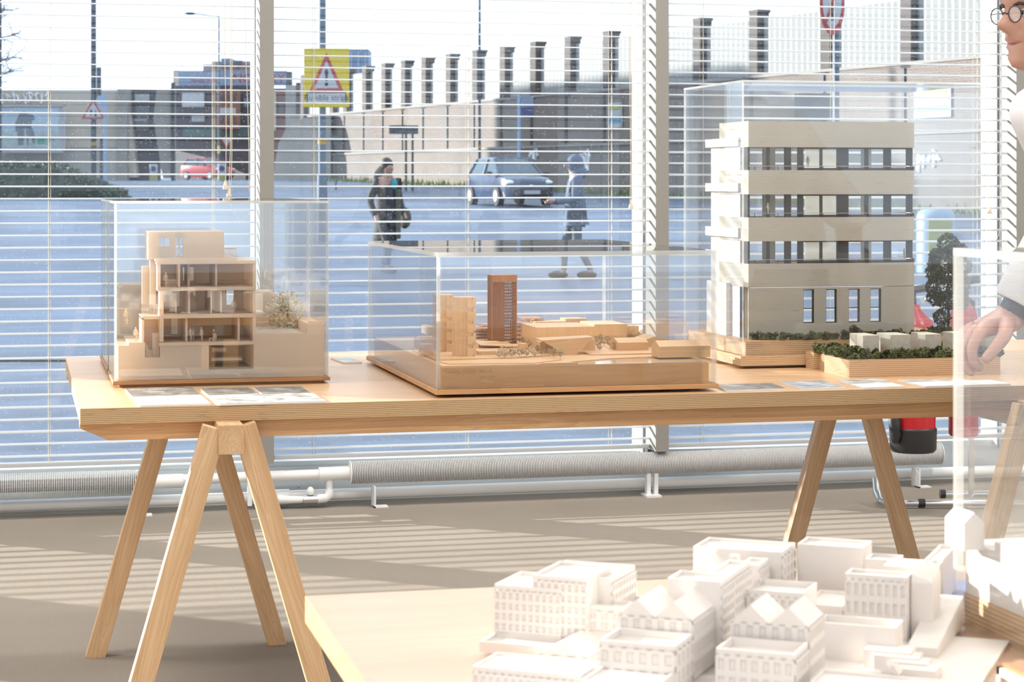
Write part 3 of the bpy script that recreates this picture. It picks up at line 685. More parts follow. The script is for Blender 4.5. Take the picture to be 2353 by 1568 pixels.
lettering('lettering', 'Rumble strips', 0.158, 'signblack', t, facing(c+TOC*.011+Vector((0, 0, -.392)), RIGHT), .001)
ypole('lamp_column', 'slim dark lamp column with amber band standing beside the dark blue car', 1102, 80, 0.055, -400, 338, mat='darkpost')
p = ypole('lamp_column', 'dark lamp column with a box, standing behind the traffic triangle', 215, 75, 0.10, -300, 331, mat='darkpost')
m = MB(); cc = atd(226, 190, 75)-Vector(p.location); m.box(cc.x-.06, cc.x+.1, cc.y-.1, cc.y+.1, cc.z-.55, cc.z+.55); m.build('control_box', 'darkpost', p, local=True)
c = atd(216.5, 252, 75)+TOC*.16
t = thing('traffic_sign', 'red-bordered triangular sign with two black arrows on the left lamp column', 'sign', c)
c0 = Vector((0, 0, -.1))
m = MB(); tri(m, c0, RIGHT, TOC, .84, .02); m.build('red_triangle', 'signred', t, local=True)
m = MB(); tri(m, c0, RIGHT, TOC, .63, .006, .02); m.build('white_triangle', 'signwhite', t, local=True)
for sx, up in ((-.075, 1), (.085, -1)):
    m = MB(); z0 = -.13
    m.obox(RIGHT*(sx-.017)+TOC*.027, (RIGHT.x, RIGHT.y), (TOC.x, TOC.y), .034, .004, z0-.1, z0+.1)
    q = [(sx-.06, z0+.04*up), (sx+.06, z0+.04*up), (sx, z0+.15*up)]
    m.hexa([RIGHT*x+TOC*.027+Vector((0, 0, z)) for x, z in q], [RIGHT*x+TOC*.031+Vector((0, 0, z)) for x, z in q]); m.build('arrow', 'signblack', t, local=True)
p = ypole('sign_post', 'pale blue-grey post with a small plate just right of the traffic triangle', 241.5, 74, 0.075, 215, mat='paleblue')
m = MB(); cc = atd(233, 262, 74)-Vector(p.location); m.obox(cc-RIGHT*.14+Vector((0, 0, -cc.z)), (RIGHT.x, RIGHT.y), (TOC.x, TOC.y), .3, .03, cc.z+.25, cc.z+.65); m.build('plate', 'paleblue', p, local=True)
m = MB(); m.cyl((-.14*RIGHT.x, -.14*RIGHT.y, 0), (-.14*RIGHT.x, -.14*RIGHT.y, atd(0, 315, 74).z-p.location.z), .05, n=10); m.build('short_post', 'darkpost', p, local=True)
# street lamp with arm
p = ypole('street_lamp', 'slender street lamp with a long arm reaching left above the shop sign', 503, 118, 0.055, 37, mat='darkpost')
zt = atd(503, 38, 118).z-p.location.z
m = MB(); m.tube([Vector((0, 0, zt)), RIGHT*-.55+Vector((0, 0, zt+.04)), RIGHT*-1.35+Vector((0, 0, zt+.17))], .03, 6); m.build('arm', 'darkpost', p, local=True)
m = MB(); m.ball(RIGHT*-1.62+Vector((0, 0, zt+.17)), (.32, .12, .08), 12, 6); m.build('lamp_head', 'darkpost', p, local=True, smooth=True)
m = MB(); zb = atd(0, 340, 118).z-p.location.z; m.cyl((0, 0, zb-.3), (0, 0, zb+.12), .07, n=8); m.build('band', 'signyellow', p, local=True)
# give way triangles, dark panel on two posts, bus-stop flag, no-turn roundel
def giveway(label, px, py, wpx, zc, front):
    c = atd(px, py, zc)+TOC*.08; g = gpt(px, zc); t = thing('give_way_sign', label, 'sign', g)
    cc = c-Vector(t.location); s = wpx*zc/F
    m = MB(); m.cyl((0, 0, 0), (0, 0, cc.z+.1), .035, n=8); m.build('post', 'signgrey', t, local=True)
    m = MB(); tri(m, cc, RIGHT, TOC, s, .015, 0, True); m.build('triangle', 'signred' if front else 'signgrey', t, local=True)
    if front: m = MB(); tri(m, cc, RIGHT, TOC, s*.66, .006, .015, True); m.build('white_triangle', 'signwhite', t, local=True)
giveway('grey back of an inverted triangular sign on a thin post right of the lamp column', 772, 320, 29, 84, False)
giveway('inverted red and white give way sign in front of the dark shop', 521, 325, 31, 112, True)
g = gpt(928, 82); t = thing('direction_board', 'dark sign board on two thin posts left of the dark blue car', 'sign', g)
cc = atd(928, 298, 82)-Vector(g); k = 82/F
m = MB(); m.obox(cc-RIGHT*34*k+Vector((0, 0, -cc.z)), (RIGHT.x, RIGHT.y), (TOC.x, TOC.y), 67*k, -.03, cc.z-10*k, cc.z+10*k); m.build('board', 'signgrey', t, local=True)
for px in (933, 948):
    q = RIGHT*((px-928)*k); m = MB(); m.cyl((q.x, q.y, 0), (q.x, q.y, cc.z+.15), .045, n=8); m.build('post', 'signgrey', t, local=True)
g = gpt(1193, 76); t = thing('bus_stop_flag', 'bus stop flag with pale and dark blue plates on a grey post beside the car', 'sign', g); k = 76/F
cc = atd(1209, 245, 76)-Vector(g)
m = MB(); m.cyl((0, 0, 0), (0, 0, cc.z+.42), .07, n=10); m.build('post', 'paleblue', t, local=True)
for z0, z1, mt in ((0.0, .34, 'bluegrey'), (-.34, -.02, 'blueplate')):
    m = MB(); m.obox(RIGHT*.07, (RIGHT.x, RIGHT.y), (TOC.x, TOC.y), 28*k, .04, cc.z+z0, cc.z+z1); m.build('plate', mt, t, local=True)
g = gpt(1921, 46); t = thing('no_turn_sign', 'round red-bordered no turn sign high on a thick post above the tall model', 'sign', g); k = 46/F
m = MB(); m.cyl((0, 0, 0), (0, 0, atd(0, -120, 46).z-g.z), .075, n=12); m.build('post', 'steelblue', t, local=True, smooth=True)
cc = atd(1910, 8, 46)-Vector(g)+TOC*.12; rd = (RIGHT*.42-FWD*.9+RIGHT*0).normalized()
rx = 29*k; rz = 74*k
nr = TOC
def disc(m, c, rx, rz, d0, d1, n=28):
    P = [RIGHT*(math.cos(a*2*PI/n)*rx)+Vector((0, 0, math.sin(a*2*PI/n)*rz)) for a in range(n)]
    m.hexa([c+p+TOC*d0 for p in P], [c+p+TOC*d1 for p in P])
m = MB(); disc(m, cc, rx, rz, 0, .02); m.build('red_ring', 'signred', t, local=True)
m = MB(); disc(m, cc, rx*.74, rz*.78, .02, .026); m.build('white_field', 'signwhite', t, local=True)
m = MB(); m.tube([cc+TOC*.03+RIGHT*.0+Vector((0, 0, -.38)), cc+TOC*.03+RIGHT*.0+Vector((0, 0, .2)), cc+TOC*.03+RIGHT*-.1+Vector((0, 0, .3))], .025, 6); m.build('black_arrow', 'signblack', t, local=True)
m = MB(); m.tube([cc+TOC*.036+RIGHT*-.14+Vector((0, 0, -.42)), cc+TOC*.036+RIGHT*.14+Vector((0, 0, .42))], .028, 6); m.build('red_slash', 'signred', t, local=True)
# --- left: bridge abutment, graffiti, billboard, gate, shop, far buildings
def fbox(m, px0, px1, y0, y1, zc, depth, ground=False):
    a, b = atd(px0, y0, zc), atd(px1, y1, zc)
    zb = gz(zc)-.1 if ground else min(a.z, b.z); zt = a.z if ground else max(a.z, b.z)
    m.obox(a, (RIGHT.x, RIGHT.y), (FWD.x, FWD.y), (b-a).dot(RIGHT), depth, zb, zt); return m
ab = thing('bridge_abutment', 'grey concrete bridge abutment wall carrying the billboard at the far left', 'wall', gpt(120, 115))
fbox(MB(), -420, 283, 207, 0, 115, 3, True).build('wall_face', 'beigeconc', ab)
fbox(MB(), -420, 286, 338, 346, 114.8, .3).build('ledge', 'coping', ab)
fbox(MB(), -420, 280, 346, 0, 114.7, .3, True).build('lower_wall', 'greyconc', ab)
fbox(MB(), 270, 292, 205, 0, 114.6, 2, True).build('end_pier', 'coping', ab)
scrawl('graffiti_tag', 'white sprayed lettering along the top of the abutment above the billboard', 60, 225, 115, 30, 9, atd(58, 225, 114.9))
c = atd(72, 296, 113.5); k = 113.5/F
bb = flat('billboard', 'pale blue advertising billboard showing a grey figure in a field, below the graffiti', 'billboard', c, RIGHT, 152*k, 108*k, 'signwhite', .3, parts=[])
def pic(nm, x0, x1, y0, y1, mt, d=.02):
    m = MB(); a = atd(x0, y0, 113.5)-c; b = atd(x1, y1, 113.5)-c
    m.obox(a+TOC*0, (RIGHT.x, RIGHT.y), (TOC.x, TOC.y), (b-a).dot(RIGHT), d, b.z, a.z); return m.build(nm, mt, bb, local=True)
M['billsky'] = plain('billboard_sky', (0.38, 0.47, 0.55), 0.4, 0.12, .8); M['billfield'] = plain('billboard_field', (0.34, 0.42, 0.42), 0.4, 0.3, 3)
pic('printed_sky', 2, 134, 248, 300, 'billsky'); pic('printed_field', 2, 134, 300, 339, 'billfield')
M['billfig'] = plain('billboard_figure', (0.14, 0.17, 0.20), 0.5, 0.2, 3); M['billgreen'] = plain('billboard_green', (0.05, 0.28, 0.20), 0.5, 0.1)
m = MB(); P = [(36, 300), (36, 280), (42, 268), (45, 260), (52, 256), (60, 257), (65, 263), (70, 262), (78, 266), (80, 274), (73, 278), (73, 292), (79, 305), (80, 330), (76, 330), (72, 312), (66, 318), (66, 334), (62, 334), (60, 308), (60, 290), (56, 298), (54, 334), (42, 334), (40, 306)]
q = [atd(x, y, 113.5)-c for x, y in P]; m.hexa([p+TOC*.02 for p in q], [p+TOC*.035 for p in q]); m.build('printed_figure', 'billfig', bb, local=True)
pic('printed_label', 86, 104, 319, 331, 'billgreen', .03); pic('printed_panel', 105, 117, 314, 332, 'poster', .03)
for x0, x1, y0, y1 in ((-4, 150, 241, 245), (-4, 150, 347, 351), (146, 150, 241, 351)):
    m = MB(); a = atd(x0, y0, 113.5)-c; b = atd(x1, y1, 113.5)-c; m.obox(a, (RIGHT.x, RIGHT.y), (TOC.x, TOC.y), (b-a).dot(RIGHT), .1, b.z, a.z); m.build('frame', 'signwhite', bb, local=True)
gt = thing('bridge_gate', 'dark bridge pier panel with a small notice between two pale buttresses', 'gate', gpt(330, 116))
fbox(MB(), 289, 366, 205, 0, 116, .6, True).build('panel', 'shopdark', gt)
fbox(MB(), 310, 343, 216, 234, 115.9, .1).build('notice', 'poster', gt)
fbox(MB(), 311, 343, 242, 300, 115.9, .1).build('hatch', 'farwin', gt)
fbox(MB(), 309, 338, 274, 278, 115.8, .1).build('bar', 'poster', gt)
m = MB(); P = [(290, 240), (300, 275), (316, 408), (284, 408), (284, 240)]
q = [atd(x, y, 115.2) for x, y in P]; m.hexa(q, [p+FWD*1.2 for p in q]); m.build('buttress', 'beigeconc', gt)
m = MB(); P = [(352, 272), (360, 205), (396, 203), (396, 410), (374, 410)]
q = [atd(x, y, 115.2) for x, y in P]; m.hexa(q, [p+FWD*1.2 for p in q]); m.build('buttress', 'coping', gt)
fbox(MB(), 393, 401, 190, 0, 115, .3, True).build('downpipe', 'pipe', gt)
sh = thing('shop_building', 'dark glazed corner shop building under the red lettered sign', 'building', gpt(500, 150))
fbox(MB(), 395, 602, 196, 0, 150, 6, True).build('wall', 'shopdark', sh)
fbox(MB(), 418, 469, 213, 246, 149.8, .2).build('window', 'palewin', sh)
fbox(MB(), 420, 600, 294, 314, 149.7, .3).build('fascia', 'teal', sh)
fbox(MB(), 440, 470, 266, 280, 149.8, .2).build('window_sign', 'poster', sh)
for x in (560, 575): fbox(MB(), x, x+12, 226, 245, 149.8, .2).build('window', 'bluegrey', sh)
m = MB(); P = [(398, 345), (470, 362), (560, 400), (560, 416), (398, 416)]
q = [atd(x, y, 147) for x, y in P]; m.hexa(q, [p+FWD*1 for p in q]); m.build('ramp_wall', 'beigeconc', sh)
k = 146/F; c = atd(530, 181, 146)
sg = thing('shop_sign', 'long white shop sign band with red capital letters behind the first mullion', 'sign', c)
m = MB(); fbox(m, 410, 658, 163, 196, 146, .4); m.build('board', 'bluegrey', sg)
fbox(MB(), 398, 410, 162, 197, 146, .6).build('end_panel', 'beigeconc', sg); fbox(MB(), 658, 670, 165, 199, 146, .6).build('end_panel', 'signgrey', sg)
lettering('lettering', 'NO', 22*k*1.35, 'signred', sg, facing(atd(558, 181, 146)+TOC*.02, RIGHT), .02)
lettering('lettering', 'RY', 22*k*1.35, 'signred', sg, facing(atd(637, 181, 146)+TOC*.02, RIGHT), .02)
lettering('small_lettering', 'Faraday Street', 7*k*1.5, 'signred', sg, facing(atd(470, 185, 146)+TOC*.02, RIGHT), .01)
ob = thing('orange_brick_building', 'orange brick house front with small windows under the shop sign', 'building', gpt(520, 149))
fbox(MB(), 494, 546, 205, 296, 148, 1.5).build('wall', 'redbrick', ob)
fbox(MB(), 505, 542, 248, 264, 147.9, .2).build('banner', 'palewin', ob)
for y in (215, 226, 270):
    for x in (506, 522, 534): fbox(MB(), x, x+6, y, y+(9 if y < 260 else 12), 147.9, .2).build('window', 'farwin', ob)
tw = thing('far_tower_block', 'distant pinkish stepped tower block rising above the shop sign', 'building', gpt(520, 320))
for a in ((467, 590, 148, 0, 'pinkgrey'), (486, 590, 141, 160, 'pinkgrey'), (508, 531, 134, 150, 'bluegrey'), (538, 556, 139, 150, 'bluegrey')):
    fbox(MB(), a[0], a[1], a[2], a[3], 320, 8, a[3] == 0).build('block', a[4], tw)
rb_ = thing('brown_corner_building', 'brownish-red building just right of the first mullion', 'building', gpt(645, 140))
fbox(MB(), 600, 668, 203, 0, 140, 5, True).build('wall', 'brownred', rb_)
fbox(MB(), 626, 634, 212, 300, 139.9, .2).build('pilaster', 'beigeconc', rb_); fbox(MB(), 640, 652, 230, 262, 139.9, .2).build('window', 'farwin', rb_)
fbox(MB(), 656, 690, 196, 0, 132, 3, True).build('side_wall', 'greyconc', rb_); fbox(MB(), 680, 692, 190, 262, 131, .4).build('dark_pier', 'darkbrick', rb_)
cw = thing('curved_concrete_wall', 'rounded grey concrete wall end left of the thick lamp column', 'wall', gpt(680, 108))
m = MB(); g = gpt(690, 108); z0 = gz(108)-.1
prof = [(628, 420), (631, 380), (640, 330), (655, 300), (672, 285), (700, 270), (760, 262), (760, 420)]
q = [atd(x, y, 106) for x, y in prof]; m.hexa(q, [p+FWD*2.5 for p in q]); m.build('wall', 'greyconc', cw)
ft = thing('far_pale_tower', 'distant pale blue tower block peeking out behind the yellow sign', 'building', gpt(820, 420))
fbox(MB(), 768, 846, 113, 0, 420, 10, True).build('block', 'bluegrey', ft)
for x in (806, 822, 838): fbox(MB(), x, x+3, 118, 175, 419.5, .5).build('window_strip', 'paleblue', ft)
# hedge and bare tree at the left
m = MB(); rr = random.Random(5)
hz = 72; kk = hz/F
def hedge_top(x): return 372+max(0, (x-130))*.42
for k in range(5200):
    x = rr.uniform(-120, 292); yt = hedge_top(x); y = yt+(478-yt)*rr.random()**.8
    p = atd(x, y+rr.uniform(-4, 4), hz+rr.uniform(-.5, .8)); s = rr.uniform(.07, .15)
    a = Vector((rr.uniform(-1, 1), rr.uniform(-1, 1), rr.uniform(-1, 1))).normalized()*s; b = a.orthogonal().normalized()*s*.6
    m.poly([p-a, p+b, p+a, p-b])
for x in range(-120, 280, 22):
    a = atd(x, hedge_top(x)+16, hz); m.ball((a.x, a.y, (a.z+gz(hz))/2), (.42, .5, (a.z-gz(hz))/2+.05), 8, 6)
m.build('hedge', 'leaf', origin=gpt(120, hz), label='dark evergreen hedge below the billboard at the far left', cat='hedge')
bt = thing('bare_tree', 'bare winter tree whose twigs enter at the top left corner', 'tree', gpt(-30, 60))
rr = random.Random(11); k = 60/F; g = gpt(-30, 60)
m = MB(); m.tube([g, g+Vector((0, 0, 3))+RIGHT*.05, g+Vector((0, 0, 8))+RIGHT*.2], .3, 8, rr=[.34, .3, .16]); m.build('trunk', 'bark', bt)
m = MB()
def br(p, d, L, r, dep):
    q = [p]; dd = d.copy()
    for i in range(4):
        dd = (dd+Vector((rr.uniform(-.25, .25), rr.uniform(-.25, .25), rr.uniform(-.2, .2)))).normalized(); q.append(q[-1]+dd*L/4)
    m.tube(q, r, 4, rr=[r, r*.85, r*.7, r*.55, r*.4])
    if dep:
        for i in (1, 2, 3, 4):
            for _ in range(2):
                nd = (dd+Vector((rr.uniform(-.9, .9), rr.uniform(-.9, .9), rr.uniform(-.7, .7)))).normalized(); br(q[i], nd, L*.55, r*.5, dep-1)
for z, dx in ((4.2, .9), (4.9, 1), (5.4, .7), (5.9, .9), (3.6, 1)):
    br(g+Vector((0, 0, z)), (RIGHT*dx+Vector((0, 0, .35))+FWD*rr.uniform(-.3, .3)).normalized(), .75, .028, 2)
m.build('branches', 'bark', bt)
tp = thing('telegraph_pole', 'dark post at the extreme left edge beside the billboard', 'post', gpt(-2, 78)); MB().cyl((0, 0, 0), (0, 0, 8), .1, n=10).build('shaft', 'darkpost', tp, local=True)
# bollards, recycling tank, barrier, pale car roofs at the right
for px, zc, lab in ((353, 108, 'white and blue traffic bollard in front of the dark bridge gate'), (510, 104, 'pale traffic bollard in front of the red car')):
    g = gpt(px, zc); t = thing('traffic_bollard', lab, 'bollard', g); k = zc/F
    MB().box(-9*k, 9*k, -.12, .12, 0, .86).build('shell', 'signwhite', t, local=True, bevel=.03)
    MB().box(-8*k, 8*k, -.14, -.12, .08, .4).build('yellow_panel', 'posteryellow', t, local=True)
    m = MB(); disc(m, Vector((0, 0, .62))+TOC*.12, .14, .14, 0, .03, 16); m.build('blue_disc', 'blueplate', t, local=True)
g = gpt(2150, 31); t = thing('recycling_tank', 'pale blue domed tank with a yellow panel, seen through the tall case', 'tank', g); k = 31/F
zt = atd(0, 478, 31).z-g.z
MB().lathe((0, 0, 0), [(44*k, 0), (44*k, zt*.86), (40*k, zt*.94), (26*k, zt), (2*k, zt*1.01)], 24).build('shell', 'paleblue', t, local=True, smooth=True)
m = MB(); m.obox(-RIGHT*26*k+TOC*45*k, (RIGHT.x, RIGHT.y), (TOC.x, TOC.y), 53*k, .02, zt*.05, zt*.82); m.build('yellow_panel', 'posteryellow', t, local=True)
# --- cars
def car(name, label, body, P, heading, sc=1.0):
    t = thing(name, label, 'car', P, heading)
    m = MB(); st = [(-1.95, .68, .36, .72), (-1.9, .77, .28, .9), (-1.6, .82, .22, .97), (-.6, .85, .2, .97), (.5, .85, .2, .95), (1.0, .84, .2, .93), (1.45, .82, .22, .86), (1.75, .78, .24, .78), (1.92, .68, .28, .66), (1.98, .58, .34, .54)]
    rings = []
    for x, hw, zb, zt in st:
        zm = zb+(zt-zb)*.55
        rings.append([(x, -hw*.55, zt+.02), (x, -hw*.9, zt-.02), (x, -hw, zm), (x, -hw*.95, zb), (x, hw*.95, zb), (x, hw, zm), (x, hw*.9, zt-.02), (x, hw*.55, zt+.02)])
    m.loft(rings); m.build('body', body, t, local=True, smooth=True, bevel=0)
    m = MB(); bot = [(-1.72, -.74, .94), (1.05, -.74, .92), (1.05, .74, .92), (-1.72, .74, .94)]; bot = [(-1.78, -.7, .94), (1.08, -.72, .90), (1.22, 0, .91), (1.08, .72, .90), (-1.78, .7, .94)]
    top = [(-1.42, -.54, 1.42), (.22, -.56, 1.43), (.32, 0, 1.45), (.22, .56, 1.43), (-1.42, .54, 1.42)]
    m.hexa(bot, top); m.build('windows', 'carglass', t, local=True)
    m = MB(); m.hexa([(x, y*1.02, z-.01) for x, y, z in top], [(x*.92-.03, y*.85, z+.055) for x, y, z in top]); m.build('roof', body, t, local=True, bevel=.015)
    m = MB()
    for i in (0, 1, 3, 4): m.tube([bot[i], top[i]], .045, 6)
    for s in (-1, 1): m.tube([(-.3, s*.74, .93), (-.35, s*.57, 1.43)], .035, 6); m.tube([(-1.78, s*.715, .95), (1.08, s*.735, .91)], .03, 6)
    m.build('pillars', body, t, local=True)
    for x in (-1.22, 1.2):
        for s in (-1, 1):
            wl = MB(); wl.cyl((x, s*.68, .3), (x, s*.87, .3), .3, n=18); o = wl.build('wheel', 'tyre', t, local=True)
            MB().cyl((x, s*.86, .3), (x, s*.885, .3), .18, n=14).build('hub', 'signwhite', o, local=True)
    for s in (-1, 1):
        MB().ball((1.7, s*.62, .70), (.24, .15, .085), 12, 7).build('headlight', 'headlamp', t, local=True, smooth=True)
        MB().ball((.78, s*.93, .98), (.07, .12, .07), 10, 6).build('wing_mirror', 'black', t, local=True, smooth=True)
        MB().ball((1.86, s*.52, .36), (.06, .07, .05), 8, 6).build('fog_lamp', 'signgrey', t, local=True)
        MB().ball((-1.86, s*.66, .78), (.08, .1, .12), 8, 6).build('tail_light', 'signred', t, local=True)
    MB().box(1.93, 2.02, -.55, .55, .32, .5).build('grille', 'black', t, local=True, bevel=.02)
    MB().box(2.02, 2.035, -.26, .26, .36, .47).build('number_plate', 'signwhite', t, local=True)
    MB().ball((1.95, 0, .60), (.03, .08, .035), 8, 6).build('badge', 'chrome', t, local=True)
    return t
g = gpt(1170, 64.5)
hd = (-FWD*math.cos(math.radians(20))+RIGHT*math.sin(math.radians(20)))
car('parked_hatchback', 'dark blue hatchback with headlights on, turning in front of the brick wall', 'carblue', g, math.atan2(hd.y, hd.x))
g = gpt(478, 137); hd = (-FWD*math.cos(math.radians(48))+RIGHT*math.sin(math.radians(48)))
car('red_hatchback', 'red hatchback far away below the dark shop, behind a pale bollard', 'carred', g, math.atan2(hd.y, hd.x))
# --- office block out of the picture at the left whose shade falls on the railway wall
ofb = thing('office_block', 'plain office block beyond the left edge that shades part of the railway wall', 'building', (-12, 104, 1.3))
m = MB(); q = [A0+WD*onwall(1178)+Vector((-.757, .653, 0))*45, A0+WD*onwall(1745)+Vector((-.757, .653, 0))*45]
dv = (q[1]-q[0]); L_ = dv.length; dv.normalize(); nv = Vector((-dv.y, dv.x, 0))
if nv.x > 0: nv = -nv
m.obox(q[0], (dv.x, dv.y), (nv.x, nv.y), L_, 9, 0.8, 17.0); m.build('wall', 'greyconc', ofb)
for k_ in range(4):
    m = MB(); m.obox(q[0]+dv*.8-nv*.03, (dv.x, dv.y), (nv.x, nv.y), L_-1.6, .1, 3.5+3.2*k_, 5.1+3.2*k_); m.build('window_band', 'farwin', ofb)
# --- people
def skin_mesh(pts, edges, sub=2):
    me = bpy.data.meshes.new('body'); me.from_pydata([p[0] for p in pts], edges, []); o = bpy.data.objects.new('tmp', me); C.objects.link(o)
    o.modifiers.new('s', 'SKIN'); sv = me.skin_vertices[0].data
    for i, p in enumerate(pts):
        r = p[1]; sv[i].radius = r if hasattr(r, '__len__') else (r, r)
    sv[0].use_root = True
    s = o.modifiers.new('u', 'SUBSURF'); s.levels = sub; s.render_levels = sub
    dg = bpy.context.evaluated_depsgraph_get(); dg.update(); nm = bpy.data.meshes.new_from_object(o.evaluated_get(dg))
    bpy.data.objects.remove(o); return nm
def skinned(name, pts, edges, mat, parent, sub=2):
    me = skin_mesh(pts, edges, sub); me.name = name; me.materials.clear(); me.materials.append(M[mat])
    for f in me.polygons: f.use_smooth = True; f.material_index = 0
    o = bpy.data.objects.new(name, me); C.objects.link(o)
    if parent: o.parent = parent; W[o.name] = W.get(parent.name, Matrix())
    return o
def walker(name, label, P, heading, h, kind):
    t = thing(name, label, 'person', P, heading)           # local +x forward
    k = h/1.75
    V = lambda x, y, z: Vector((x*k, y*k, z*k))
    hipz, shz = .92, 1.43
    st = .22
    pts = [(V(0, 0, hipz), .13*k), (V(0, 0, 1.12), .12*k), (V(0, 0, 1.36), .135*k), (V(.02, 0, 1.50), .055*k), (V(.045, 0, 1.60), (.085*k, .095*k)), (V(.045, 0, 1.70), (.07*k, .075*k))]
    ed = [(0, 1), (1, 2), (2, 3), (3, 4), (4, 5)]
    hand_r = V(.33, -.16, 1.08) if kind == 'hood' else V(.12, -.30, .86); hand_l = V(.33, .10, 1.10) if kind == 'hood' else V(.10, .27, .90)
    elb_r = V(.02, -.27, 1.10) if kind == 'hood' else V(-.06, -.28, 1.12); elb_l = V(.04, .25, 1.11) if kind == 'hood' else V(-.02, .27, 1.12)
    def limb(root, chain):
        prev = root
        for p in chain: pts.append(p); ed.append((prev, len(pts)-1)); prev = len(pts)-1
    limb(2, [(V(0, -.18, 1.40), .06*k), (elb_r, .045*k), (hand_r, .032*k), (hand_r+(hand_r-elb_r).normalized()*.1*k, .035*k)])
    limb(2, [(V(0, .18, 1.40), .06*k), (elb_l, .045*k), (hand_l, .032*k), (hand_l+(hand_l-elb_l).normalized()*.1*k, .035*k)])
    limb(0, [(V(0, -.09, .86), .09*k), (V(.05+st*.4, -.10, .48), .062*k), (V(st*.7, -.10, .09), .042*k), (V(st*.7+.13, -.11, .04), .04*k)])
    limb(0, [(V(0, .09, .86), .09*k), (V(-.02, .10, .48), .062*k), (V(-st, .10, .10), .042*k), (V(-st+.11, .11, .04), .04*k)])
    skinned('body', pts, ed, 'skin', t, 2)
    for i_ in (16, 20):
        p_, q_ = pts[i_][0], pts[i_+1][0]; m = MB(); m.ball((p_+q_)/2+Vector((.015, 0, -.02)), (.15*k, .06*k, .06*k), 10, 7); m.build('shoe', 'coatblack', t, local=True, smooth=True)
    # face: nose and eyes
    m = MB(); m.ball(V(.145, 0, 1.60), (.022*k, .016*k, .026*k), 8, 6); m.build('nose', 'skin', t, local=True, smooth=True)
    g_ = 1.22
    def cl(name, idx, e, mat, grow=1.2, extra=()):
        pp = [(pts[i][0], (pts[i][1] if not hasattr(pts[i][1], '__len__') else pts[i][1][0])*grow) for i in idx]+list(extra); return skinned(name, pp, e, mat, t, 2)
    if kind == 'hood':
        cl('hooded_top', [0, 1, 2, 6, 7, 8, 10, 11, 12], [(0, 1), (1, 2), (2, 3), (3, 4), (4, 5), (2, 6), (6, 7), (7, 8), (0, 9)], 'hoodie', 1.3, [(V(-.01, 0, .80), .15*k)])
        m = MB(); m.ball(V(-.0, 0, 1.625), (.125*k, .115*k, .145*k), 14, 10); o = m.build('hood', 'hoodie', t, local=True, smooth=True)
        m = MB(); m.ball(V(-.05, 0, 1.50), (.13*k, .13*k, .1*k), 12, 8); m.build('hood_collar', 'hoodie', t, local=True, smooth=True)
        m = MB(); m.ball(V(.19, 0, 1.665), (.09*k, .075*k, .014*k), 12, 5); m.build('cap_peak', 'coatblack', t, local=True, smooth=True)
        cl('trousers', [0, 14, 15, 16, 18, 19, 20], [(0, 1), (1, 2), (2, 3), (0, 4), (4, 5), (5, 6)], 'trouser', 1.06)
        tag(MB().box(0, 0.1, -.03, .03, -.005, .005).build('mobile_phone', 'signblack', None, origin=Vector(P)+W[t.name].to_3x3() @ V(.45, -.09, 1.10), local=True), 'small dark phone held out in the hooded walker\'s hand', 'phone')
    else:
        sk = [(V(-.03, 0, .92), .16*k), (V(-.04, 0, .62), .2*k), (V(-.05, 0, .36), .22*k)]
        cl('coat', [0, 1, 2, 6, 7, 8, 10, 11, 12], [(0, 1), (1, 2), (2, 3), (3, 4), (4, 5), (2, 6), (6, 7), (7, 8), (0, 9), (9, 10)], 'coatblack', 1.32, sk[1:])
        cl('trousers', [0, 14, 15, 16, 18, 19, 20], [(0, 1), (1, 2), (2, 3), (0, 4), (4, 5), (5, 6)], 'coatblack', 1.2)
        m = MB(); m.ball(V(.10, .07, 1.36), (.06*k, .06*k, .09*k), 10, 7); m.build('scarf', 'scarf', t, local=True, smooth=True)
        m = MB(); m.ball(V(.0, 0, 1.665), (.115*k, .1*k, .115*k), 14, 9); m.tube([V(-.05, 0, 1.62), V(-.08, -.1, 1.50), V(-.06, -.2, 1.40)], .06*k, 8, rr=[.08*k, .08*k, .03*k]); m.build('hair', 'hairdark', t, local=True, smooth=True)
        m = MB(); m.ball(V(.02, .34, .84), (.15*k, .07*k, .17*k), 12, 8); m.tube([V(.02, .3, .95), V(0, .16, 1.42), V(0, -.1, 1.40)], .012*k, 6); m.build('shoulder_bag', 'olive', t, local=True, smooth=True)
        m = MB(); m.box(.13*k, .17*k, .06*k, .16*k, .52*k, 1.28*k); m.build('coat_panel', 'olive', t, local=True, bevel=.02)
    return t
hd = (-FWD*.75+RIGHT*.66); walker('walking_woman', 'woman in a long black coat and turquoise scarf walking left of the blue car', gpt(888, 31), math.atan2(hd.y, hd.x), 1.68, 'coat')
hd = (-RIGHT*.98-FWD*.1); walker('hooded_man', 'man in a blue-grey hooded top and cap looking at his phone on the road', gpt(1322, 29.5), math.atan2(hd.y, hd.x), 1.74, 'hood')
# ------------------------------------------------------------------ display cases and models on the long table
M['ribbed'] = plyedge('ribbed_facade', (0.47, 0.44, 0.37), (0.36, 0.33, 0.275), 0.0046)
m_, nt_, p_ = newmat('translucent_sheet'); nt_.nodes.remove(p_)
d1, d2, mx_ = N(nt_, 'ShaderNodeBsdfDiffuse'), N(nt_, 'ShaderNodeBsdfTranslucent'), N(nt_, 'ShaderNodeMixShader')
d1.inputs[0].default_value = d2.inputs[0].default_value = (.85, .84, .80, 1); mx_.inputs[0].default_value = .55
nt_.links.new(d1.outputs[0], mx_.inputs[1]); nt_.links.new(d2.outputs[0], mx_.inputs[2]); nt_.links.new(mx_.outputs[0], nt_.nodes['Material Output'].inputs[0]); M['translucent'] = m_
M['leafdark'] = plain('model_leaf_dark', (0.06, 0.066, 0.03), 0.8, 0.4, 60)
M['leafmid'] = plain('model_leaf_green', (0.12, 0.135, 0.05), 0.8, 0.4, 60)
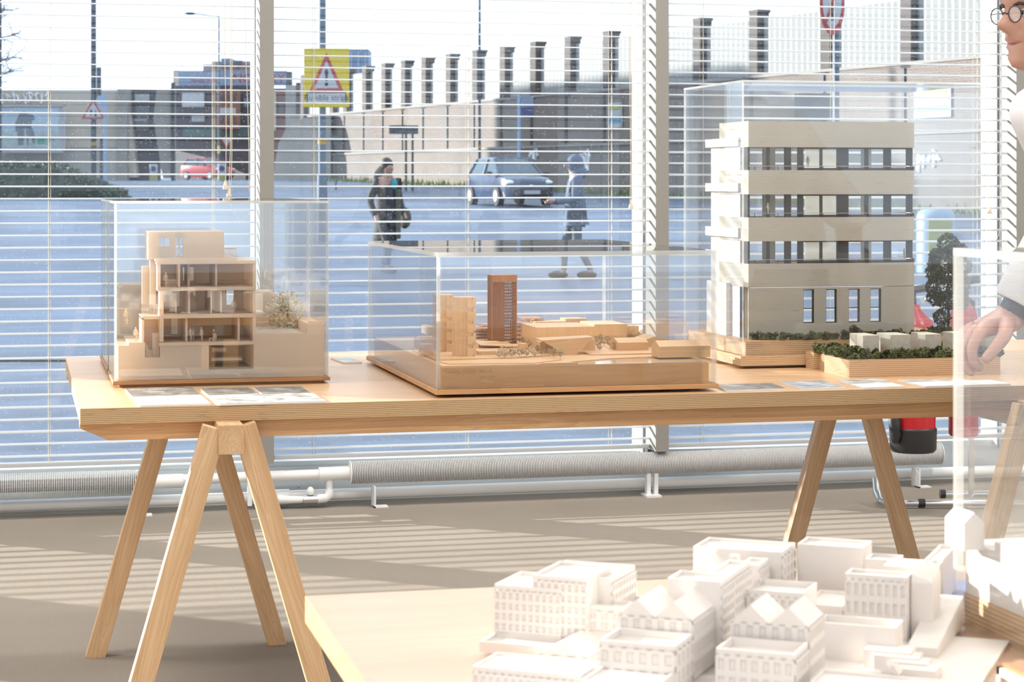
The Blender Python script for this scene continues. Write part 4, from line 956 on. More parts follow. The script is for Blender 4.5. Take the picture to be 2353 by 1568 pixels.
M['leafdry'] = plain('model_leaf_dry', (0.52, 0.46, 0.30), 0.8, 0.2, 60)
M['leaftan'] = plain('model_leaf_tan', (0.46, 0.36, 0.22), 0.8, 0.25, 60)
M['water'] = plain('model_water', (0.55, 0.40, 0.26), 0.08, 0.05)
M['engrave'] = plain('engraved_letter', (0.40, 0.25, 0.12), 0.6, 0.02)
M['birchbase'] = wood('birch_plinth', srgb(206, 162, 114), srgb(172, 122, 76), 'x', 10, 0.45, False)
M['walnut'] = wood('plinth_wood', srgb(172, 128, 84), srgb(126, 86, 50), 'x', 14, 0.45, False)
def pbox(m, px0, px1, y0, y1, Y, d):
    a = at(px0, y0, Y); b = at(px1, y1, Y)
    z0 = at((px0+px1)/2, y1, Y).z; z1 = at((px0+px1)/2, y0, Y).z
    m.box(a.x, b.x, Y, Y+d, z0, z1); return m
def ppoly(m, pts, Y, d):
    q = [at(x, y, Y) for x, y in pts]; return m.prismY([(p.x, p.z) for p in q], Y, Y+d)
def leaves(m, c, r, n, s, rr):
    rx, ry, rz = r
    for _ in range(n):
        while True:
            v = Vector((rr.uniform(-1, 1), rr.uniform(-1, 1), rr.uniform(-1, 1)))
            if v.length < 1: break
        v = v.normalized()*(v.length**.4)
        p = Vector((c[0]+v.x*rx, c[1]+v.y*ry, c[2]+v.z*rz)); q = s*rr.uniform(.6, 1.3)
        a = Vector((rr.uniform(-1, 1), rr.uniform(-1, 1), rr.uniform(-1, 1))).normalized()*q; b = a.orthogonal().normalized()*q*.8
        m.poly([p-a, p+b, p+a, p-b])
def figure(name, mat, parent, seated=False, h=0.036):
    m = MB(); k = h
    if seated:
        m.tube([(0, 0, .25*k), (0, 0, .62*k)], .1*k, 8); m.tube([(0, 0, .27*k), (-.28*k, 0, .28*k), (-.3*k, 0, 0)], .06*k, 6); m.ball((-.02*k, 0, .78*k), (.075*k, .075*k, .1*k), 8, 6)
        m.box(-.12*k, .14*k, -.1*k, .1*k, 0, .22*k); m.box(.1*k, .15*k, -.1*k, .1*k, 0, .5*k)
    else:
        for s in (-1, 1):
            m.tube([(s*.07*k, 0, 0), (s*.06*k, .01*k, .25*k), (s*.05*k, 0, .5*k)], .05*k, 6, rr=[.035*k, .045*k, .065*k])
            m.tube([(s*.1*k, 0, .80*k), (s*.15*k, .02*k, .62*k), (s*.14*k, -.04*k, .47*k)], .03*k, 6)
        m.tube([(0, 0, .46*k), (0, 0, .62*k), (0, 0, .8*k), (0, 0, .87*k)], .1*k, 8, rr=[.1*k, .085*k, .11*k, .04*k])
        m.ball((0, 0, .93*k), (.055*k, .06*k, .075*k), 8, 6)
    return m.build(name, mat, parent, local=True, smooth=True)
def place(o, parent, P, rz=0, sc=1): return inst(o, parent, W[parent.name].inverted() @ Vector(P), (0, 0, rz), (sc, sc, sc))
# ---- case 1: front and rear, sectional house model in cream print
def plinth(name, label, x0, x1, y0, y1, z0, z1, mat='walnut'):
    t = thing(name, label, 'plinth', ((x0+x1)/2, (y0+y1)/2, z0)); zm = z0+(z1-z0)*.45
    MB().box(x0+.012, x1-.012, y0+.012, y1-.012, z0, zm).build('foot', mat, t)
    MB().box(x0-.003, x1+.003, y0-.003, y1+.003, zm, z1).build('board', mat, t, bevel=.0008); return t
C1 = (0.219, 0.713)
plinth('case_plinth', 'brown wooden plinth under the front left display case', C1[0], C1[1], 4.86, 5.145, TT, 0.765)
plinth('case_plinth', 'brown wooden plinth under the rear left display case', C1[0], C1[1], 5.195, 5.63, TT, 0.765)
case('display_case', 'clear acrylic case over the cream sectional house model at the left', C1[0], C1[1], 4.86, 5.145, 0.765, 1.178, .006)
case('display_case', 'clear acrylic case standing directly behind the cream house model case', C1[0], C1[1], 5.195, 5.63, 0.765, 1.178, .006)
Y1 = 4.885
hm = thing('house_model', 'cream printed sectional model of a terraced house with tiny figures inside', 'model', (0.46, Y1, 0.765))
zb_ = 879
m = MB(); ppoly(m, [(272, zb_), (272, 795), (296, 795), (296, 788), (333, 788), (333, 822), (368, 822), (368, 792), (480, 792), (480, zb_)], Y1, .23); m.build('ground_block', 'cream', hm)
m = MB(); ppoly(m, [(583, zb_), (583, 766), (706, 766), (706, 744), (745, 744), (745, zb_)], Y1, .23); m.build('garden_block', 'cream', hm)
m = MB(); pbox(m, 480, 583, 849, zb_, Y1, .23); m.build('basement_floor', 'cream', hm)
m = MB(); pbox(m, 480, 583, 796, 849, Y1+.19, .02); m.build('basement_wall', 'cream', hm)
m = MB(); pbox(m, 488, 520, 800, 808, Y1+.05, .1); pbox(m, 486, 556, 822, 829, Y1+.05, .12); m.build('basement_stair', 'cream', hm)
m = MB()
for i in range(7): pbox(m, 334+i*2.2, 336.2+i*2.2, 789+i*4.6, 822, Y1+.01, .05)
m.build('steps', 'cream', hm)
m = MB(); pbox(m, 350, 366, 766, 822, Y1+.02, .01); m.build('side_wall', 'cream', hm)
for nm, a in (('floor_slab', (366, 587, 786, 794)), ('floor_slab', (372, 587, 722, 731)), ('floor_slab', (362, 587, 660, 668)), ('roof_slab', (360, 589, 600, 607))):
    m = MB(); pbox(m, *a, Y1-.002, .22); m.build(nm, 'cream', hm)
for nm, a, y, d in (('outer_wall', (367, 376, 668, 786), -.001, .22), ('outer_wall', (362, 369, 607, 660), -.001, .22), ('outer_wall', (581, 588, 607, 786), -.001, .22),
                    ('partition', (409, 414, 607, 660), .0, .1), ('partition', (431, 436, 607, 660), .05, .1), ('partition', (495, 499, 607, 660), .02, .16), ('partition', (432, 437, 668, 722), .03, .15), ('partition', (484, 487, 668, 722), .02, .15), ('partition', (506, 510, 668, 722), .02, .15), ('partition', (426, 431, 731, 786), .02, .15), ('partition', (546, 551, 731, 786), .02, .15)):
    m = MB(); pbox(m, *a, Y1+y, d); m.build(nm, 'cream', hm)
def holed(m, x0, x1, y0, y1, holes, Y, d):
    """upright panel with rectangular openings (columns left to right)"""
    xs = [x0]
    for h in holes: xs += [h[0], h[1]]
    xs.append(x1)
    for i in range(0, len(xs), 2): pbox(m, xs[i], xs[i+1], y0, y1, Y, d)
    for h in holes: pbox(m, h[0], h[1], y0, h[2], Y, d); pbox(m, h[0], h[1], h[3], y1, Y, d)
    return m
YB = Y1+.19; sh_ = lambda x: 36+(x-36)*Y1/YB
for y0, y1, hs in ((607, 660, [(436, 462, 622, 654)]), (668, 722, [(380, 428, 676, 716), (540, 558, 672, 712)]), (731, 786, [(408, 424, 740, 782), (551, 566, 736, 780)])):
    m = MB(); holed(m, 352, 560, 420+(y0-420)*.962, 420+(y1-420)*.962, [(a*.962+1, b*.962+1, 420+(c-420)*.962, 420+(d-420)*.962) for a, b, c, d in hs], YB, .012); m.build('back_wall', 'cream', hm)
YT = Y1+.04
m = MB(); holed(m, 341, 515, 533, 597, [(366, 378, 548, 566), (379, 391, 548, 566), (404, 411, 548, 590), (414, 421, 548, 590)], YT, .012); pbox(m, 366, 391, 570, 590, YT+.008, .002); m.build('penthouse_wall', 'cream', hm)
m = MB(); a = at(341, 533, YT); b = at(515, 597, YT); m.box(a.x, a.x+.006, YT+.0125, YT+.13, b.z, a.z-.0045); m.box(b.x-.006, b.x, YT+.0125, YT+.13, b.z, a.z-.0045); m.box(a.x, b.x, YT+.0125, YT+.14, a.z-.004, a.z); m.build('penthouse_shell', 'cream', hm)
m = MB(); pbox(m, 356, 545, 594, 600.5, Y1+.01, .18); m.build('terrace_slab', 'cream', hm)
m = MB(); pbox(m, 345, 358, 570, 700, Y1+.06, .05); pbox(m, 327, 345, 612, 700, Y1+.09, .05); m.build('chimney_shaft', 'cream', hm)
m = MB(); pbox(m, 326, 331, 732, 788, Y1, .12); pbox(m, 326, 366, 728, 734, Y1, .13); pbox(m, 331, 366, 734, 788, Y1+.09, .02); m.build('porch', 'cream', hm)
def rail(x0, x1, y0, y1, Y, n, par):
    m = MB()
    for i in range(n+1): x = x0+(x1-x0)*i/n; pbox(m, x-.6, x+.6, y0, y1, Y, .001)
    pbox(m, x0, x1, y0-1, y0+1.5, Y, .002); return m.build('railing', 'cream', par)
rail(326, 366, 702, 729, Y1, 12, hm); rail(380, 410, 644, 661, Y1+.01, 9, hm); rail(516, 543, 571, 595, Y1+.03, 9, hm); rail(500, 580, 644, 661, Y1+.12, 20, hm)
fg = figure('figure', 'cream', hm); fs = figure('seated_figure', 'cream', hm, True)
fg.location = W[hm.name].inverted() @ at(402, 722, Y1+.03); fg.scale = (1, 1, 1)
for x, y, d in ((537, 722, .05), (437, 788, .03), (443, 788, .05), (463, 788, .03), (312, 788, .05), (381, 662, .02), (290, 745, .12)): place(fg, hm, at(x, y-.5, Y1+d), R.uniform(-1, 1))
fs.location = W[hm.name].inverted() @ at(492, 787.5, Y1+.03)
rr = random.Random(21); m = MB()
for c in ((640, 700, 25), (662, 690, 24), (678, 712, 24), (650, 725, 26), (672, 742, 22), (690, 748, 16), (630, 735, 14), (655, 752, 18)):
    p = at(c[0], c[1], 5.06); r = c[2]*5.0/F; leaves(m, p, (r, r*.8, r), 190, .0032, rr)
for x in range(596, 720, 9):
    p = at(x, 760, 5.04); leaves(m, p, (.009, .009, .006), 45, .0024, rr)
o = m.build('model_tree_foliage', 'leafdry', hm, kind='stuff')
m = MB(); p = at(662, 766, 5.06); m.tube([p, p+Vector((0, 0, .04)), p+Vector((-.006, 0, .07))], .003, 6); m.build('model_tree_trunk', 'bark', hm)
m = MB(); rr_ = 36
for i in range(30): pbox(m, 592+i*3.4, 593+i*3.4, 742, 766, Y1+.2, .001)
pbox(m, 592, 694, 740, 743, Y1+.2, .002); m.build('garden_fence', 'cream', hm)
m = MB(); pbox(m, 708, 743, 738, 744, Y1+.01, .004)
for i in range(10): pbox(m, 709+i*3.5, 710+i*3.5, 738, 744, Y1+.06, .001)
m.build('planter_rail', 'cream', hm)
hm2 = thing('house_model', 'pale cream model of house backs and garden walls inside the rear left case', 'model', (0.46, 5.23, 0.765))
m = MB(); m.box(.235, .697, 5.215, 5.61, .765, .845); m.build('ground_block', 'cream', hm2)
for a in ((.25, .34, 5.26, 5.4, .96), (.345, .45, 5.25, 5.45, 1.02), (.56, .62, 5.24, 5.4, .885), (.63, .69, 5.3, 5.5, .90), (.58, .66, 5.45, 5.58, .93)):
    m = MB(); m.box(a[0], a[1], a[2], a[3], .845, a[4]); m.box(a[0]+.006, a[1]-.006, a[2]+.006, a[3]-.006, a[4], a[4]+.006); m.build('house_block', 'cream', hm2)
m = MB(); m.box(.55, .70, 5.222, 5.226, .845, .873); m.build('garden_wall', 'cream', hm2)
# ---- case 2: timber city model
x0, x1, y0, y1 = .894, 1.535, 4.47, 5.39
t = thing('case_plinth', 'pale plywood base board with dark feet under the timber city model', 'plinth', ((x0+x1)/2, (y0+y1)/2, TT))
m = MB(); m.box(x0-.004, x1+.004, y0-.004, y1+.004, .757, .768); m.build('board', ['birchbase', 'birchbase'], t, bevel=.0008)
for fx in (x0+.06, x1-.1):
    for fy in (y0+.04, y1-.08): m = MB(); m.box(fx, fx+.05, fy, fy+.04, TT, .757); m.build('foot', 'black', t)
case('display_case', 'wide low clear acrylic case over the timber city model', x0, x1, y0, y1, .768, 1.068, .009)
ct = thing('city_model', 'timber city model with twin towers, a slatted tower and small dry trees', 'model', (1.2, 4.9, .768))
ZT = .818
bx0, bx1, by0, by1 = x0+.014, x1-.014, y0+.014, y1-.014
m = MB(); m.box(bx0, bx1, by0, by1, .768, ZT-.004); m.build('base_block', 'birchbase', ct)
m = MB(); m.prism([(bx0, by0), (1.17, by0), (1.21, by0+.05), (1.33, by0+.12), (bx1, by0+.15), (bx1, by1), (bx0, by1)], ZT-.004, ZT); m.build('land_sheet', 'modelwood', ct)
m = MB(); m.prism([(1.17, by0), (bx1, by0), (bx1, by0+.15), (1.33, by0+.12), (1.21, by0+.05)], ZT-.004, ZT-.0025); m.build('water_sheet', 'water', ct)
m = MB(); m.prism([(1.13, by0-.001), (1.215, by0-.001), (1.20, by0+.03), (1.15, by0+.03)], ZT-.006, ZT+.002); m.build('jetty', 'modelwood', ct)
for xy, h in (([(.93, 4.52), (1.12, 4.50), (1.20, 4.57), (1.05, 4.62), (.92, 4.6)], .002), ([(.92, 4.62), (1.1, 4.64), (1.3, 4.74), (1.3, 4.95), (.92, 4.9)], .003), ([(1.3, 4.68), (1.5, 4.68), (1.51, 4.9), (1.3, 4.9)], .003)):
    m = MB(); m.prism(xy, ZT, ZT+h); m.build('pavement_sheet', 'modelwood', ct)
def frm(s, size, x, z, al='LEFT'): lettering('engraved_text', s, size, 'engrave', ct, facing(Vector((x, by0-.0002, z)), Vector((1, 0, 0))), .0002, al)
frm('Canada Water Site A', .0125, bx0+.004, ZT-.013); frm('Scale 1:500', .0075, bx0+.085, ZT-.026); frm('Architects', .0075, bx0+.004, ZT-.046)
def spot(px, py, z=ZT+.001): return atz(px, py, z)
def ht(px, P, ytop): return H-(ytop-HY)*P.dot(FWD)/F
def blockc(name, px0, px1, ybase, ytop, d, mat='modelwood_z', skew=0.0):
    P = spot(px0, ybase); P.y = P.y; zc = P.dot(FWD); w_ = along(P, (1, 0), px1); zt = ht(px0, P, ytop)
    m = MB(); m.prism([(P.x, P.y), (P.x+w_, P.y+skew), (P.x+w_, P.y+d+skew), (P.x, P.y+d)], ZT, zt); return m.build(name, mat, ct), P, w_, zt
def zig(px0, px1, ybase, ytop, d, mods=5):
    P = spot(px0, ybase); w_ = along(P, (1, 0), px1); zt = ht(px0, P, ytop); hh = (zt-ZT)/mods
    for i in range(mods):
        z = ZT+i*hh; m = MB(); c = (P.x+w_/2, P.y+d/2); a, b = w_/2, d/2; k = .72
        oc = [(c[0]-a, c[1]-b*.4), (c[0]-a*.4, c[1]-b), (c[0]+a*.5, c[1]-b), (c[0]+a, c[1]-b*.4), (c[0]+a, c[1]+b), (c[0]-a, c[1]+b)]
        sh = [(c[0]+(x-c[0])*.9, c[1]+(y-c[1])*.9) for x, y in oc]
        m.prism(sh, z, z+hh); m.prism([(c[0]-a*.95, c[1]-b*.2), (c[0]-a*.35, c[1]-b*1.02), (c[0]-a*.1, c[1]-b*.7), (c[0]-a*.6, c[1])], z+hh*.18, z+hh*.92)
        m.prism([(c[0]+a*.1, c[1]-b*1.02), (c[0]+a*.62, c[1]-b*1.02), (c[0]+a*.62, c[1]-b*.6), (c[0]+a*.1, c[1]-b*.6)], z+hh*.08, z+hh*.8)
        m.prism([(c[0]+a*.66, c[1]-b*.8), (c[0]+a*1.05, c[1]-b*.4), (c[0]+a*1.05, c[1]+b*.1), (c[0]+a*.66, c[1]+b*.1)], z+hh*.2, z+hh*.95); m.build('tower_storey', 'modelwood_z', ct)
zig(1001, 1046, 811, 679, .05); zig(1046, 1096, 822, 684, .05)
P = spot(1131, 790); w_ = along(P, (1, 0), 1187); zt = ht(1131, P, 634); d_ = w_*.8
m = MB(); nf = 14
for i in range(nf+1):
    x = P.x+w_*i/nf
    m.box(x-.0005, x+.0005, P.y, P.y+.002, ZT, zt); m.box(x-.0005, x+.0005, P.y+d_, P.y+d_+.002, ZT, zt)
for i in range(10):
    y = P.y+d_*i/10; m.box(P.x-.001, P.x+.001, y-.0005, y+.0005, ZT, zt); m.box(P.x+w_-.001, P.x+w_+.001, y-.0005, y+.0005, ZT, zt)
m.build('tower_fins', 'modelred', ct, kind='stuff')
m = MB(); m.box(P.x, P.x+w_, P.y+.001, P.y+d_, 0, .0012); fl = m.build('floor_plate', 'modelred', ct, local=True); n = 22
base = W[ct.name].inverted()
first = True
fl.data.transform(Matrix.Translation((-1.2, -4.9, 0)))
for i in range(n+1):
    z = ZT+(zt-ZT)*i/n-.768
    if first: fl.location = (0, 0, z); first = False
    else: inst(fl, ct, (0, 0, z))
m = MB(); m.box(P.x+w_*.02, P.x+w_*.5, P.y+.003, P.y+d_*.6, ZT, zt-.006); m.build('tower_core', 'modelred', ct)
m = MB(); m.box(P.x-.001, P.x+w_+.001, P.y-.001, P.y+.002, zt-.016, zt); m.box(P.x+w_*.8, P.x+w_+.002, P.y+.0022, P.y+d_, zt-.016, zt+.0004); m.build('tower_crown', 'modelred', ct)
def lattice(px0, px1, ybase, ytop, d, n=10, fl_=4):
    P = spot(px0, ybase); w_ = along(P, (1, 0), px1); zt = ht(px0, P, ytop); m = MB()
    for i in range(n+1):
        x = P.x+w_*i/n; m.box(x-.0004, x+.0004, P.y, P.y+.0012, ZT, zt); m.box(x-.0004, x+.0004, P.y+d, P.y+d+.0012, ZT, zt)
    for k in range(fl_+1): z = ZT+(zt-ZT)*k/fl_; m.box(P.x, P.x+w_, P.y, P.y+d, z, z+.001)
    m.build('lattice_block', 'modelred', ct)
lattice(1094, 1132, 786, 757, .06); lattice(1112, 1140, 776, 748, .08); lattice(1188, 1222, 782, 744, .07); lattice(1205, 1250, 770, 733, .08, 14)
for nm, a in (('city_block', (1233, 1366, 802, 753, .16)), ('city_block', (1366, 1441, 782, 746, .14)), ('city_block', (1441, 1468, 778, 750, .05)), ('city_block', (960, 1000, 800, 776, .05)), ('city_block', (968, 996, 820, 792, .03)), ('city_block', (1100, 1150, 800, 788, .05)),
              ('city_block', (1230, 1300, 772, 740, .06)), ('city_block', (1300, 1345, 765, 733, .06)), ('city_block', (1196, 1213, 806, 790, .03)), ('city_block', (1100, 1140, 818, 808, .03)), ('city_block', (1340, 1368, 808, 780, .04)), ('city_block', (985, 1000, 770, 752, .1))):
    blockc(nm, *a)
def gabled(px0, px1, ybase, yeave, yridge, d, ridge='x'):
    P = spot(px0, ybase); w_ = along(P, (1, 0), px1); ze = ht(px0, P, yeave); zr = ht(px0, P, yridge); m = MB()
    m.prismX([(P.y, ZT), (P.y+d, ZT), (P.y+d, ze), (P.y+d/2, zr), (P.y, ze)], P.x, P.x+w_) if ridge == 'x' else m.prismY([(P.x, ZT), (P.x+w_, ZT), (P.x+w_, ze), (P.x+w_/2, zr), (P.x, ze)], P.y, P.y+d)
    return m.build('gabled_block', 'modelwood', ct)
gabled(1420, 1490, 808, 788, 779, .07); gabled(1478, 1530, 800, 783, 774, .09, 'y'); gabled(1515, 1632, 822, 797, 785, .06); gabled(1222, 1246, 760, 740, 729, .03, 'y'); gabled(1288, 1314, 760, 742, 731, .03, 'y'); gabled(1318, 1334, 757, 742, 733, .02, 'y'); gabled(1340, 1352, 757, 742, 731, .02, 'y'); gabled(1392, 1416, 755, 744, 738, .02, 'y')
P = spot(1300, 815); w0 = along(P, (1, 0), 1312); w1 = along(P, (1, 0), 1365); z1_ = ht(1300, P, 776); ax = along(P, (1, 0), 1244)
m = MB(); d = .06
m.hexa([(P.x, P.y, ZT), (P.x+w0+.012, P.y, ZT), (P.x+w0+.012, P.y+d, ZT), (P.x, P.y+d, ZT)], [(P.x+ax, P.y, z1_-.006), (P.x+w1, P.y, z1_), (P.x+w1, P.y+d, z1_), (P.x+ax, P.y+d, z1_-.004)]); m.build('wedge_hall', 'modelwood', ct)
m = MB(); Q = spot(1246, 812); m.box(Q.x, Q.x+along(Q, (1, 0), 1300), Q.y+.02, Q.y+.06, ZT, ht(1246, Q, 788)); m.build('hall_wing', 'modelwood', ct)
for (xa, ya), (xb, yb), zz in (((1094, 788), (1175, 797), .812), ((1105, 795), (1215, 803), .8)):
    Q = spot(xa, ya+8); m = MB(); w_ = along(Q, (1, 0), xb); z = ht(xa, Q, ya)
    m.hexa([(Q.x, Q.y, z), (Q.x+w_, Q.y, z-.006), (Q.x+w_, Q.y+.04, z-.004), (Q.x, Q.y+.04, z+.002)], [(Q.x, Q.y, z+.002), (Q.x+w_, Q.y, z-.004), (Q.x+w_, Q.y+.04, z-.002), (Q.x, Q.y+.04, z+.004)])
    for k in (.1, .5, .9): m.box(Q.x+w_*k, Q.x+w_*k+.002, Q.y+.01, Q.y+.012, ZT, z-.004*k)
    m.build('canopy_roof', 'modelwood', ct)
rr = random.Random(4); tv = []
for k in range(3):
    m = MB(); leaves(m, (0, 0, .0115), (.007, .007, .0068), 120, .0014, rr); m.tube([(0, 0, 0), (0, 0, .012)], .0006, 4); tv.append(m.build('model_tree', 'leaftan', ct, local=True))
TP = [(1146, 824), (1152, 820), (1160, 824), (1168, 819), (1176, 823), (1184, 818), (1194, 821), (1202, 817), (1210, 822), (1222, 816), (1228, 822), (1236, 812), (1246, 820), (1255, 814), (1262, 819), (1272, 822), (1280, 818), (1288, 824), (1240, 805), (1205, 792), (1212, 788), (1220, 795), (1228, 790), (1200, 796), (1368, 790), (1374, 800), (1380, 786), (1388, 795), (1395, 788), (1402, 800), (1410, 806), (1418, 795), (1424, 806), (1378, 806), (1372, 780), (1444, 780), (1456, 779), (1468, 778), (1474, 776), (975, 790), (985, 795), (1215, 802), (1232, 800)]
used_ = 0
for i, (x, y) in enumerate(TP):
    q = base @ spot(x, y); s = rr.uniform(.8, 1.25)
    if i < 3: tv[i].location = q; tv[i].scale = (s, s, s)
    else: inst(tv[i % 3], ct, q, (0, 0, rr.uniform(0, 6)), (s, s, s))
# ---- case 3: tall apartment building model
t = thing('case_plinth', 'laminated ply plinth under the tall cased apartment model', 'plinth', (2.12, 5.24, TT))
m = MB(); m.box(1.80, 2.44, 5.03, 5.46, TT, .757); m.build('foot', ['birchbase', 'plyedge2'], t, edge=True)
m = MB(); m.box(1.778, 2.464, 4.99, 5.49, .757, .782); m.build('board', ['birchbase', 'plyedge2'], t, edge=True)
case('display_case', 'tall clear acrylic case over the white apartment building model', 1.787, 2.455, 5.0, 5.48, .782, 1.48, .005)
am = thing('apartment_model', 'tall off-white apartment building model with ribbed balcony bands and dark windows', 'model', (2.08, 5.24, .782))
m = MB(); m.box(1.797, 2.445, 5.008, 5.47, .782, .816); m.build('base_block', ['birchbase', 'plyedge2'], am, edge=True)
YF = 5.10; X0 = ratio(1720)*YF; X1 = ratio(2115)*YF; YBK = 5.38
zf = lambda y: H-(y-HY)/891.0
def plan(x0, x1, y0, y1, r, n=7):
    p = [(x0, y0)]
    for i in range(n+1): a = -PI/2+PI/2*i/n; p.append((x1-r+r*math.cos(a), y0+r+r*math.sin(a)))
    p += [(x1, y1), (x0, y1)]; return p
def ring(m, x0, x1, y0, y1, r, z0, z1, th):
    o = plan(x0, x1, y0, y1, r); i_ = plan(x0+th, x1-th, y0+th, y1-th, max(r-th, .004))
    n = len(o); vo = [[m.bm.verts.new((x, y, z)) for x, y in o] for z in (z0, z1)]; vi = [[m.bm.verts.new((x, y, z)) for x, y in i_] for z in (z0, z1)]
    for k in range(n):
        j = (k+1) % n
        m.face([vo[0][k], vo[0][j], vo[1][j], vo[1][k]]); m.face([vi[0][k], vi[1][k], vi[1][j], vi[0][j]]); m.face([vo[1][k], vo[1][j], vi[1][j], vi[1][k]]); m.face([vo[0][k], vi[0][k], vi[0][j], vo[0][j]])
for ya, yb in ((278, 338), (391, 447), (500, 555)):
    m = MB(); ring(m, X0, X1, YF, YBK-.05, .05, zf(yb), zf(ya), .006); m.build('balcony_band', 'ribbed', am)
    m = MB(); m.prism(plan(X0+.006, X1-.006, YF+.006, YBK, .045), zf(yb)+.002, zf(yb)+.008); m.build('floor_slab', 'concrete', am)
m = MB(); ring(m, X0, X1, YF, YBK-.05, .05, zf(662)+.0008, zf(607), .006); m.build('balcony_band', 'ribbed', am)
m = MB(); m.prism(plan(X0+.004, X1-.004, YF+.004, YBK, .047), zf(610)-.008, zf(610)-.002); m.build('floor_slab', 'concrete', am)
# lower wall with four openings
def xz(px): return ratio(px)*YF
wins = [(1846, 1871), (1898, 1923), (1950, 1976), (2000, 2025)]
zt_, zl_, zwa, zwb = zf(662)-.0008, .816, zf(667), zf(745)
m = MB(); xs = [X0]+[xz(v) for w2 in wins for v in w2]+[X1-.05]
for i in range(0, len(xs), 2): m.box(xs[i], xs[i+1], YF, YF+.006, zl_, zt_)
for a, b in wins: m.box(xz(a), xz(b), YF, YF+.006, zwa, zt_); m.box(xz(a), xz(b), YF, YF+.006, zl_, zwb)
arc = plan(X0, X1, YF, YBK-.05, .05)[1:9]; arc2 = plan(X0+.006, X1-.006, YF+.006, YBK-.056, .044)[1:9]
for k in range(7): m.prism([arc[k], arc[k+1], arc2[k+1], arc2[k]], zl_, zt_)
m.box(X1-.006, X1, YF+.05, YBK-.05, zl_, zt_)
m.build('lower_wall', 'ribbed', am)
for a, b in wins:
    m = MB(); xa, xb = xz(a), xz(b); f = .0022
    m.box(xa, xb, YF+.004, YF+.009, zwb, zwb+f); m.box(xa, xb, YF+.004, YF+.009, zwa-f, zwa); m.box(xa, xa+f, YF+.004, YF+.009, zwb, zwa); m.box(xb-f*1.6, xb, YF+.004, YF+.009, zwb, zwa)
    zm = zwb+(zwa-zwb)*.42; m.box(xa, xb, YF+.004, YF+.009, zm, zm+f); o = m.build('window_frame', 'darkframe', am)
    m = MB(); m.box(xa, xb, YF+.006, YF+.007, zwb, zwa); m.build('pane', 'acrylic', o)
# glazed storeys
YW = YF+.028
for ya, yb in ((338, 391), (447, 500), (555, 607)):
    z0, z1 = zf(yb)-.004, zf(ya)+.004
    for a, b in ((1763, 1769), (1804, 1818), (1834, 1846), (1885, 1890), (1924, 1950), (1988, 1996), (2032, 2048), (2084, 2097)):
        m = MB(); m.box(ratio(a)*YW, ratio(b)*YW, YW, YW+.008, z0, z1); m.build('window_post', 'darkframe', am)
    m = MB(); m.box(ratio(1834)*YW, ratio(2097)*YW, YW, YW+.008, z0, z0+.010); m.build('window_sill', 'darkframe', am)
    m = MB(); m.box(ratio(1834)*YW, ratio(2097)*YW, YW, YW+.008, z1-.008, z1); m.build('window_head', 'darkframe', am)
    m = MB(); m.box(ratio(1850)*5.365, ratio(1930)*5.365, 5.365, 5.368, z0, z1); m.build('inner_wall', 'translucent', am)
    m = MB(); m.box(ratio(1782)*YW, ratio(1800)*YW, YW+.06, YW+.1, z0, z1); m.build('inner_column', 'translucent', am)
    m = MB(); m.box(ratio(2012)*YW, ratio(2030)*YW, YW+.08, YW+.1, z0, z1); m.build('inner_column', 'translucent', am)
    m = MB(); m.box(ratio(1725)*YW, ratio(2097)*YW, YW+.003, YW+.0045, z0, z1); m.build('glazing', 'acrylic', am)
    m = MB(); m.box(X0+.002, X0+.008, YF+.012, YF+.05, z0, z1); m.build('corner_frame', 'darkframe', am)
    zr = zf(yb)+.0105
    m = MB(); pr = [(x, y, zr) for x, y in plan(X0+.001, X1-.001, YF+.001, YBK-.06, .049)[:-1]]
    m.tube(pr, .0009, 6)
    o = m.build('handrail', 'chrome', am)
    for px in (1735, 1788, 1892, 1996):
        x = ratio(px)*YF; m = MB(); m.box(x-.0007, x+.0007, YF+.001, YF+.0025, zf(yb), zr); m.build('rail_post', 'black', o)
    for k in (3, 5, 7): x, y = plan(X0+.001, X1-.001, YF+.001, YBK-.06, .049)[k]; m = MB(); m.box(x-.002, x+.002, y-.001, y+.001, zf(yb), zr); m.build('rail_post', 'black', o)
# stair core and left wing (white)
m = MB(); XL = X0-.004; ya_ = X0/ratio(1644)
m.box(X0+.002, X0+.014, 5.17, 5.405, .816, zf(335)); m.build('stair_core', 'whiteprint', am)
for ya, yb in ((315, 335), (421, 441), (526, 548)):
    m = MB(); m.box(X0-.006, X0+.03, 5.165, 5.43, zf(yb), zf(ya)); m.build('core_slab', 'whiteprint', am)
m = MB(); m.box(X0+.001, X0+.03, YF+.07, 5.19, .816, zf(640)); m.build('core_base', 'whiteprint', am)
m = MB(); m.box(X0-.012, X0+.02, 5.24, 5.40, .816, zf(656)); m.build('entrance_block', 'whiteprint', am)
m = MB(); m.prism(plan(X0+.008, X1-.008, YF+.008, YBK-.06, .04), zf(292)-.004, zf(292)); m.build('roof_slab', 'concrete', am)
fg2 = figure('figure', 'concrete', am, h=.03); bi = W[am.name].inverted()
fg2.location = bi @ Vector((ratio(1856)*(YW+.03), YW+.03, zf(391)+.008))
for px, y in ((1765, 500), (2078, 607)): inst(fg2, am, bi @ Vector((ratio(px)*(YF+.018), YF+.018, zf(y)+.008)), (0, 0, .5))
